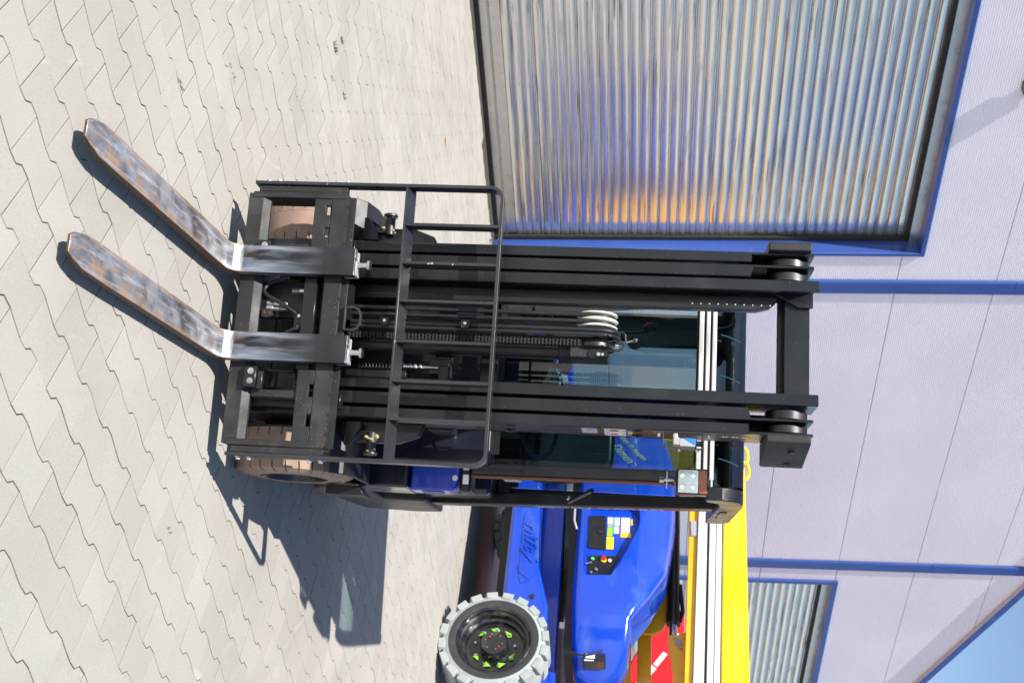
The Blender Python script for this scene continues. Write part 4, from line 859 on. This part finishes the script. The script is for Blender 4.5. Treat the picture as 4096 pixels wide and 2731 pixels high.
MB().prism(PA([(-6.65, .73), (-6.60, .70), (-6.42, .70), (-6.36, .74)]), 'y', 8.726 - Q, 8.74 - Q).build("hand_hold", 'trim', bl, bevel=.004)
MB().cyl((7 - 5.997, 8.735 - Q, .714), (7 - 5.997, 8.715 - Q, .714), .020, 16).build("rubber_plug", 'rubber', bl)
MB().box(7 - 9.0, 7 - 4.8, 9.2 - Q, 10.6 - Q, .33, .46).cyl((7 - 5.40, 8.9 - Q, .46), (7 - 5.40, 10.7 - Q, .46), .09, 16).cyl((7 - 8.3, 8.9 - Q, .46), (7 - 8.3, 10.7 - Q, .46), .09, 16).build("axle", 'plastic', bl)
MB().cyl((7 - 7.2, 9.8 - Q, .93), (7 - 7.2, 9.8 - Q, 1.05), .62, 40).box(7 - 8.7, 7 - 5.75, 9.1 - Q, 10.4 - Q, .985, 1.06).build("turntable", 'plastic', bl)
# turret cowl with a recessed control bay
cowl = PA([(-8.28, 1.10), (-8.2, 1.06), (-7.111, 1.065), (-6.219, 1.041), (-5.747, 1.059), (-5.50, 1.10), (-5.44, 1.20), (-5.431, 1.34), (-5.50, 1.47), (-5.66, 1.545), (-5.914, 1.566), (-6.173, 1.732), (-6.502, 1.885), (-6.857, 1.94), (-7.117, 1.97), (-7.6, 1.985), (-7.85, 1.97), (-8.12, 1.90), (-8.28, 1.70), (-8.30, 1.3)])
tur = MB().prism(cowl, 'y', 8.85 - Q, 9.40 - Q).build("turret_cowl", 'blue', bl)
rec = PA([(-7.10, 1.15), (-6.375, 1.14), (-6.335, 1.17), (-6.34, 1.385), (-6.46, 1.455), (-6.645, 1.535), (-6.80, 1.600), (-6.95, 1.640), (-7.10, 1.635), (-7.13, 1.60), (-7.13, 1.18)])
cut = MB().prism(rec, 'y', 8.75 - Q, 8.93 - Q)
cm = cut.mesh("cutter", MAT['blue']); co = bpy.data.objects.new("cutter", cm); COL.objects.link(co); co.parent = bl
bv = tur.modifiers.new("round", 'BEVEL'); bv.width = .05; bv.segments = 6; bv.limit_method = 'ANGLE'; bv.angle_limit = R(50)
md = tur.modifiers.new("cut", 'BOOLEAN'); md.operation = 'DIFFERENCE'; md.object = co; md.solver = 'EXACT'
bpy.context.view_layer.update()
dg = bpy.context.evaluated_depsgraph_get(); nm = bpy.data.meshes.new_from_object(tur.evaluated_get(dg)); tur.modifiers.clear(); tur.data = nm
bpy.data.objects.remove(co)
bmw = bmesh.new(); bmw.from_mesh(nm)
for i_ in range(12): bmesh.ops.bisect_plane(bmw, geom=bmw.verts[:] + bmw.edges[:] + bmw.faces[:], plane_co=(0, 0, 1.52 + .038 * i_), plane_no=(0, 0, 1))
for i_ in range(12): bmesh.ops.bisect_plane(bmw, geom=bmw.verts[:] + bmw.edges[:] + bmw.faces[:], plane_co=(7 - 6.05 + .05 * i_, 0, 0), plane_no=(1, 0, 0))
for i_ in range(4): bmesh.ops.bisect_plane(bmw, geom=bmw.verts[:] + bmw.edges[:] + bmw.faces[:], plane_co=(0, 0, 1.07 + .02 * i_), plane_no=(0, 0, 1))
for v_ in bmw.verts:
    z_ = v_.co.z; a_ = v_.co.x - 7; k_ = max(0, min(1, (9.40 - Q - v_.co.y) / .5))
    v_.co.y += k_ * (.26 * max(0, (z_ - 1.56) / .42) ** 1.6 + .30 * max(0, (a_ + 6.08) / .6) ** 1.8 + .04 * max(0, (1.13 - z_) / .08) ** 2)
bmesh.ops.triangulate(bmw, faces=[f for f in bmw.faces if len(f.verts) > 4])
bmw.to_mesh(nm); bmw.free()
for p in nm.polygons: p.use_smooth = True
nm.set_sharp_from_angle(angle=R(40))
MB().prism(rounded(PA([(-7.055, 1.165), (-6.68, 1.165), (-6.665, 1.33), (-7.055, 1.325)]), .02), 'y', 8.9150 - Q, 8.9280 - Q).build("access_door", 'plastic', tur, bevel=.003)
MB().cyl((7 - 6.86, 8.9150 - Q, 1.275), (7 - 6.86, 8.9050 - Q, 1.275), .018, 16).build("door_knob", 'rubber', tur)
cp = MB().prism(rounded(PA([(-6.60, 1.175), (-6.375, 1.175), (-6.37, 1.36), (-6.60, 1.455)]), .01), 'y', 8.9200 - Q, 8.9285 - Q).build("control_panel", 'plastic', tur, bevel=.002)
for a, z, r, mt_ in ((-6.555, 1.215, .017, 'greenst'), (-6.545, 1.315, .026, 'yplastic'), (-6.54, 1.37, .016, 'pulley'), (-6.44, 1.25, .014, 'zinc')):
    MB().cyl((7 + a, 8.9180 - Q, z), (7 + a, 8.9020 - Q, z), r, 20).build("push_button", mt_, tur, bevel=.002)
MB().cyl((7 - 6.552, 8.9020 - Q, 1.318), (7 - 6.552, 8.8800 - Q, 1.318), .021, 20).build("emergency_stop", 'redplastic', tur, bevel=.004, segs=2)
MB().cyl((7 - 6.50, 8.9150 - Q, 1.155), (7 - 6.50, 8.8900 - Q, 1.21), .010, 12).cyl((7 - 6.40, 8.9150 - Q, 1.20), (7 - 6.40, 8.8980 - Q, 1.21), .010, 12).build("toggle_switch", 'zinc', tur)
MB().box(7 - 6.50, 7 - 6.41, 8.9140 - Q, 8.9190 - Q, 1.27, 1.34).build("display_screen", 'navy', tur)
for a0, a1, z0, z1, mt_ in ((-7.045, -6.97, 1.34, 1.385, 'white'), (-6.965, -6.93, 1.34, 1.385, 'sensorgrey'), (-6.925, -6.83, 1.34, 1.385, 'green'), (-6.82, -6.68, 1.335, 1.40, 'yplastic'),
                           (-7.045, -6.95, 1.405, 1.45, 'white'), (-6.94, -6.86, 1.405, 1.445, 'white'), (-7.045, -6.875, 1.465, 1.545, 'white'), (-6.87, -6.82, 1.462, 1.555, 'yplastic'), (-7.03, -6.96, 1.555, 1.572, 'yplastic'), (-7.045, -6.85, 1.389, 1.401, 'greenst'), (-6.935, -6.865, 1.447, 1.458, 'redplastic')):
    MB().box(7 + a0, 7 + a1, 8.9265 - Q, 8.9285 - Q, z0, z1).build("safety_sticker", mt_, tur)
MB().lathe([(-.0012, .012), (-.0012, .016)], (7 - 7.0, 8.9265 - Q, 1.505), 'y', 20).lathe([(-.0012, .010), (-.0012, .015)], (7 - 6.92, 8.9265 - Q, 1.505), 'y', 20).build("sticker_symbol", 'redplastic', tur)
MB().prism(rounded(PA([(-5.60, 1.17), (-5.52, 1.17), (-5.52, 1.36), (-5.60, 1.36)]), .012), 'y', 8.95 - Q, 9.07 - Q).build("socket_bracket", 'navy', tur, bevel=.003)
MB().box(7 - 5.59, 7 - 5.55, 8.946 - Q, 8.952 - Q, 1.19, 1.27).build("socket_label", 'white', tur); MB().box(7 - 5.535, 7 - 5.525, 8.946 - Q, 8.952 - Q, 1.18, 1.26).build("socket_label", 'white', tur)
MB().tube(bez((7 - 5.55, 8.83 - Q, 1.33), (7 - 5.50, 8.80 - Q, 1.28), (7 - 5.47, 8.80 - Q, 1.2), (7 - 5.50, 8.81 - Q, 1.10)), .008, 8).cyl((7 - 5.50, 8.81 - Q, 1.12), (7 - 5.51, 8.81 - Q, 1.02), .018, 12).build("charging_plug", 'plastic', tur, smooth=True)
MB().tube([(7 - 7.12, 8.84 - Q, 1.06), (7 - 7.05, 8.80 - Q, 1.035), (7 - 6.90, 8.80 - Q, 1.035), (7 - 6.83, 8.84 - Q, 1.06)], .010, 8).build("grab_rail", 'sensorgrey', tur, smooth=True)
ang = R(38)
XT = (math.cos(ang), 0, math.sin(ang)); YT = (-math.sin(ang), 0, math.cos(ang))
text("slogan_line", "lten in neuen", .088, 'ytext', tur, (7 - 7.985, 8.8475 - Q, 1.425), XT, YT, ext=.0006, shear=.45, sx=.82)
text("slogan_line", "Dimen", .125, 'ytext', tur, (7 - 7.865, 8.8475 - Q, 1.345), XT, YT, ext=.0006, shear=.45, sx=.82)
# wheels
def lift_wheel(a, b, s):
    wh = empty("wheel", (7 + a, b - Q, .455)); wh.parent = bl
    D = .30 * s          # towards the machine
    Rt = .420
    MB().lathe([(0, .335), (-.006 * s, .37), (.012 * s, .420), (.05 * s, Rt + .005), (.27 * s, Rt + .005), (.30 * s, .37), (.30 * s, .30)], (0, 0, 0), 'y', 72).build("tyre", 'tyregrey', wh, smooth=True)
    MB().lathe([(-.006 * s, .372), (-.008 * s, .36), (.0, .325), (.004 * s, .31)], (0, 0, 0), 'y', 72).build("tyre_bead", 'rubbersh', wh, smooth=True)
    tr = MB(); N = 20
    for i in range(N):
        for side in (0, 1):
            a0 = 2 * math.pi * (i + .5 * side) / N; a1 = a0 + 2 * math.pi / N * .74; sk = .10
            y0, y1 = ((-.004, .165) if side == 0 else (.30, .14)); vs = []
            for rr_ in (Rt - .02, .458):
                for yy, off in ((y0 * s, 0), (y1 * s, sk)):
                    for k, a_ in enumerate((a0 + off, a1 + off)):
                        tp = .012 if rr_ > Rt else 0; aa = a_ + (tp if k == 0 else -tp)
                        vs.append((rr_ * math.cos(aa), yy, rr_ * math.sin(aa)))
            tr.add(vs, [(0, 1, 3, 2), (4, 6, 7, 5), (0, 4, 5, 1), (2, 3, 7, 6), (0, 2, 6, 4), (1, 5, 7, 3)])
    tr.build("tread_block", 'tyregrey', wh, bevel=.004)['kind'] = 'stuff'
    MB().lathe([(.002 * s, .312), (-.004 * s, .305), (.01 * s, .292), (.035 * s, .288), (.045 * s, .270), (.10 * s, .262), (.115 * s, .245), (.145 * s, .235), (.15 * s, .0)], (0, 0, 0), 'y', 64).build("rim", 'rimblack', wh, smooth=True)
    hub = MB().lathe([(.15 * s, .125), (.07 * s, .120), (.050 * s, .105), (.046 * s, .0)], (0, 0, 0), 'y', 40).build("hub", 'rimblack', wh, smooth=True)
    for i in range(9):
        a_ = 2 * math.pi * i / 9 + .3; c_, s_ = math.cos(a_), math.sin(a_)
        n_ = MB().cyl((.168 * c_, .15 * s, .168 * s_), (.168 * c_, .120 * s, .168 * s_), .018, 6, r2=.011).build("wheel_nut", 'zinc', hub)
        if i % 1 == 0 and i not in (2, 6): 
            t_ = Vector((-s_, 0, c_)); p_ = Vector((.168 * c_, .132 * s, .168 * s_))
            MB().add([p_ + Vector((c_, 0, s_)) * .024, p_ - Vector((c_, 0, s_)) * .024, p_ + t_ * .055 + Vector((0, -.006 * s, 0)), p_ - t_ * .022, p_ + Vector((0, -.006 * s, 0))], [(0, 2, 4), (2, 1, 4), (1, 3, 4), (3, 0, 4)]).build("nut_indicator", 'green', hub)
    for i in range(2):
        a_ = .8 + i * 3.0; MB().sphere((.06 * math.cos(a_), .042 * s, .06 * math.sin(a_)), .008).build("hub_plug", 'redplastic', hub)
    for i in range(6):
        a_ = .3 + i * 1.05; MB().cyl((.072 * math.cos(a_), .045 * s, .072 * math.sin(a_)), (.072 * math.cos(a_), .037 * s, .072 * math.sin(a_)), .006, 8).build("hub_bolt", 'zinc', hub)
for a, b, s in ((-5.39, 8.46, 1), (-8.35, 8.46, 1), (-5.39, 11.12, -1), (-8.35, 11.12, -1)): lift_wheel(a, b, s)
# booms
def lpart(poly, b0, b1, name, mat, bev=.006): return MB().prism(PA(poly), 'y', b0 - Q, b1 - Q).build(name, mat, bl, bevel=bev, segs=2)
lpart([(-6.30, 1.40), (-6.305, 1.785), (-6.36, 1.865), (-6.47, 1.906), (-7.6, 1.97), (-7.6, 1.2), (-6.33, 1.2)], 9.70, 9.74, "linkage_plate", 'shaded_yellow')
lpart([(-7.0, 1.36), (-3.2, 1.36), (-3.2, 1.575), (-7.0, 1.575)], 9.76, 9.98, "lower_boom", 'shaded_yellow', .012)
lpart([(-7.0, 1.632), (-3.2, 1.632), (-3.2, 1.76), (-7.0, 1.76)], 9.80, 10.0, "lower_boom", 'shaded_yellow', .012)
lpart([(-5.95, 1.262), (-3.2, 1.262), (-3.2, 1.357), (-5.95, 1.357)], 9.62, 9.80, "lower_boom", 'yellow', .012)
MB().cyl((7 - 7.9, 9.62 - Q, 1.985), (7 - 6.38, 9.62 - Q, 1.960), .060, 28).cyl((7 - 6.50, 9.62 - Q, 1.962), (7 - 6.36, 9.62 - Q, 1.960), .068, 28).tube([(7 - 6.8, 9.62 - Q, 2.03), (7 - 6.5, 9.62 - Q, 2.05), (7 - 6.38, 9.6 - Q, 2.02)], .02, 8).build("boom_cylinder", 'plastic', bl, smooth=True)
MB().cyl((7 - 6.45, 9.62 - Q, 1.960), (7 - 6.05, 9.62 - Q, 1.952), .040, 24).build("piston_rod", 'chrome', bl, smooth=True)
lpart([(-6.15, 1.90), (-6.19, 1.935), (-6.18, 1.99), (-6.21, 2.02), (-6.225, 2.14), (-3.2, 2.16), (-3.2, 1.95), (-5.80, 1.945), (-5.966, 1.925)], 9.52, 9.545, "rod_bracket", 'shaded_yellow')
MB().cyl((7 - 6.10, 9.50 - Q, 2.0), (7 - 6.10, 9.53 - Q, 2.0), .032, 20).cyl((7 - 6.145, 9.505 - Q, 1.965), (7 - 6.03, 9.505 - Q, 2.03), .009, 10).build("pivot_pin", 'sensorgrey', bl, bevel=.002)
def zl(z0, k, a): return z0 + k * (a + 7.42)
def bar(lo, hi, b0, b1, name, mat, bev, aL=-7.98, aR=-3.2, d0=0.0, d1=0.0):
    return lpart([(aL, zl(lo[0], lo[1], aL) + d0), (aR, zl(lo[0], lo[1], aR) + d0), (aR, zl(hi[0], hi[1], aR) + d1), (aL, zl(hi[0], hi[1], aL) + d1)], b0, b1, name, mat, bev)
SB, SG, SE, YT_ = (2.205, -.0526), (2.309, -.0495), (2.432, -.0517), (2.659, -.0368)
bar(SE, YT_, 9.25, 9.56, "upper_boom", 'yellow', .02, d0=.004)
bar(SG, SE, 9.262, 9.55, "boom_rail", 'mint', .008, d0=.006)
bar(SB, SG, 9.245, 9.55, "boom_rail", 'mint', .008, d1=-.018)
lpart([(-8.95, .95), (-8.36, .95), (-8.36, 2.60), (-8.5, 2.66), (-8.95, 2.66)], 9.28, 9.85, "riser", 'shaded_yellow', .03)
bar(SG, SG, 9.275, 9.55, "rail_groove", 'plastic', 0, d0=-.019, d1=.007)
bar(SE, SE, 9.259, 9.262, "rail_groove", 'plastic', 0, d0=-.055, d1=-.049)
bar((2.118, -.045), SB, 9.28, 9.53, "lower_chord", 'shaded_yellow', .006, d1=-.003)
MB().box(7 - 7.30, 7 - 7.12, 9.262 - Q, 9.29 - Q, 2.125, 2.185).build("hose_clamp", 'sensorgrey', bl, bevel=.004)
for a_ in (-8.02, -8.22):
    MB().tube([(7 + a_ + .115 * math.cos(t), 9.35 - Q, 2.685 + .042 * math.sin(t)) for t in [2 * math.pi * i / 18 for i in range(19)]], .016, 8).build("hose_guide", 'yplastic', bl, smooth=True)
MB().cyl((7 - 8.30, 9.40 - Q, 2.58), (7 - 7.9, 9.40 - Q, 2.57), .05, 16).build("boom_end_roller", 'yellow', bl, smooth=True)

# ------------------------------------------------------------------ red machine behind
RM0 = AX * -6.5 + AY * 13.2
rmch = empty("red_lift_truck", RM0, LM)
tag(rmch, "bright red machine with white stripes standing behind the boom lift", "machine")
MB().prism([(-1.6, 1.52), (3.0, 1.30), (3.0, 2.24), (-2.45, 2.24), (-2.2, 1.9), (-1.9, 1.66)], 'y', 0, 1.2).build("body", 'red', rmch, bevel=.05, segs=3)
MB().box(-2.2, 3.0, .1, 1.1, .45, 1.29).build("chassis", 'plastic', rmch, bevel=.04)
for (x0, z0, x1, z1, h_) in ((-1.34, 1.66, -1.60, 1.85, .075), (-1.62, 1.865, -1.80, 1.99, .06), (-1.95, 2.08, -2.08, 2.17, .05), (-1.22, 1.66, -1.36, 1.76, .05)):
    dx, dz = x1 - x0, z1 - z0; l_ = math.hypot(dx, dz); nx, nz = dz / l_ * h_ * .5, -dx / l_ * h_ * .5
    MB().prism([(x0 + nx, z0 + nz), (x1 + nx, z1 + nz), (x1 - nx, z1 - nz), (x0 - nx, z0 - nz)], 'y', -.012, -.002).build("white_stripe", 'white', rmch)
for x in (-1.5, 2.2):
    wh = MB().lathe([(0, 0), (0, .40), (.03, .45), (.27, .45), (.30, .40), (.30, 0)], (x, -.28, .45), 'y', 40).build("wheel", 'rubber', rmch, smooth=True)

# ------------------------------------------------------------------ weeds and a dry leaf
wd = MB(); rnd = random.Random(3)
def tuft(name, x, y, n, sz, label):
    mb = MB()
    for i in range(n):
        a = rnd.uniform(0, 2 * math.pi); l = sz * rnd.uniform(.5, 1); bx = rnd.uniform(-.5, .5) * sz * 2; p = Vector((bx * LU.x, bx * LU.y, -.005)) + Vector((rnd.uniform(-.004, .004), rnd.uniform(-.004, .004), 0))
        q = p + Vector((math.cos(a) * l * .6, math.sin(a) * l * .6, l * .8)); sd_ = Vector((-math.sin(a), math.cos(a), 0)) * l * .10; md_ = (p + q) / 2 + Vector((0, 0, l * .12))
        mb.add([p - sd_ * .6, p + sd_ * .6, md_ + sd_, q, md_ - sd_], [(0, 1, 2, 4), (4, 2, 3)])
    o = mb.build(name, 'leafgreen'); o.location = (x, y, 0); tag(o, label, "weed", "weeds growing in the paving joints"); return o
for x, y, n, s, lb in ((-.884, 4.024, 16, .022, "short green weed in a paving joint between left fork and left edge"), (-1.522, 6.119, 30, .035, "largest green weed tuft in the paving left of the forklift"),
                       (-1.596, 6.265, 22, .028, "green weed just behind the largest tuft in the paving"), (-1.352, 6.066, 12, .02, "tiny weed to the right of the largest tuft in the paving"),
                       (-1.311, 6.325, 18, .03, "green weed nearest the load backrest among the far tufts"), (-1.027, 4.572, 12, .02, "tiny weed in the joint nearer the backrest of two close specks"),
                       (-1.062, 4.535, 10, .018, "tiny weed at the outer one of two close specks"), (-1.128, 5.434, 10, .02, "lone tiny weed midway along the left paving"),
                       (-1.499, 6.869, 8, .02, "farthest tiny weed speck towards the roller door"), (.092, 4.34, 8, .016, "tiny weed beside the heel of the right fork"),
                       (.665, 3.98, 10, .02, "weed at the edge of the forklift shadow on the right"), (-1.05, 12.75, 30, .05, "weed clump at the foot of the blue door jamb")):
    tuft("weed", x, y, n, s, lb)
lf = MB().add([(-.045, -.01, .003), (-.02, -.02, .006), (.02, -.018, .004), (.05, .0, .008), (.02, .02, .012), (-.02, .018, .006), (0, 0, .002)], [(0, 1, 6), (1, 2, 6), (2, 3, 6), (3, 4, 6), (4, 5, 6), (5, 0, 6)]).build("dry_leaf", 'leafdry')
lf.location = (-1.636, 9.734, 0); lf.rotation_euler = (0, 0, .3); tag(lf, "single dry brown leaf lying on the paving near the roller door", "leaf")
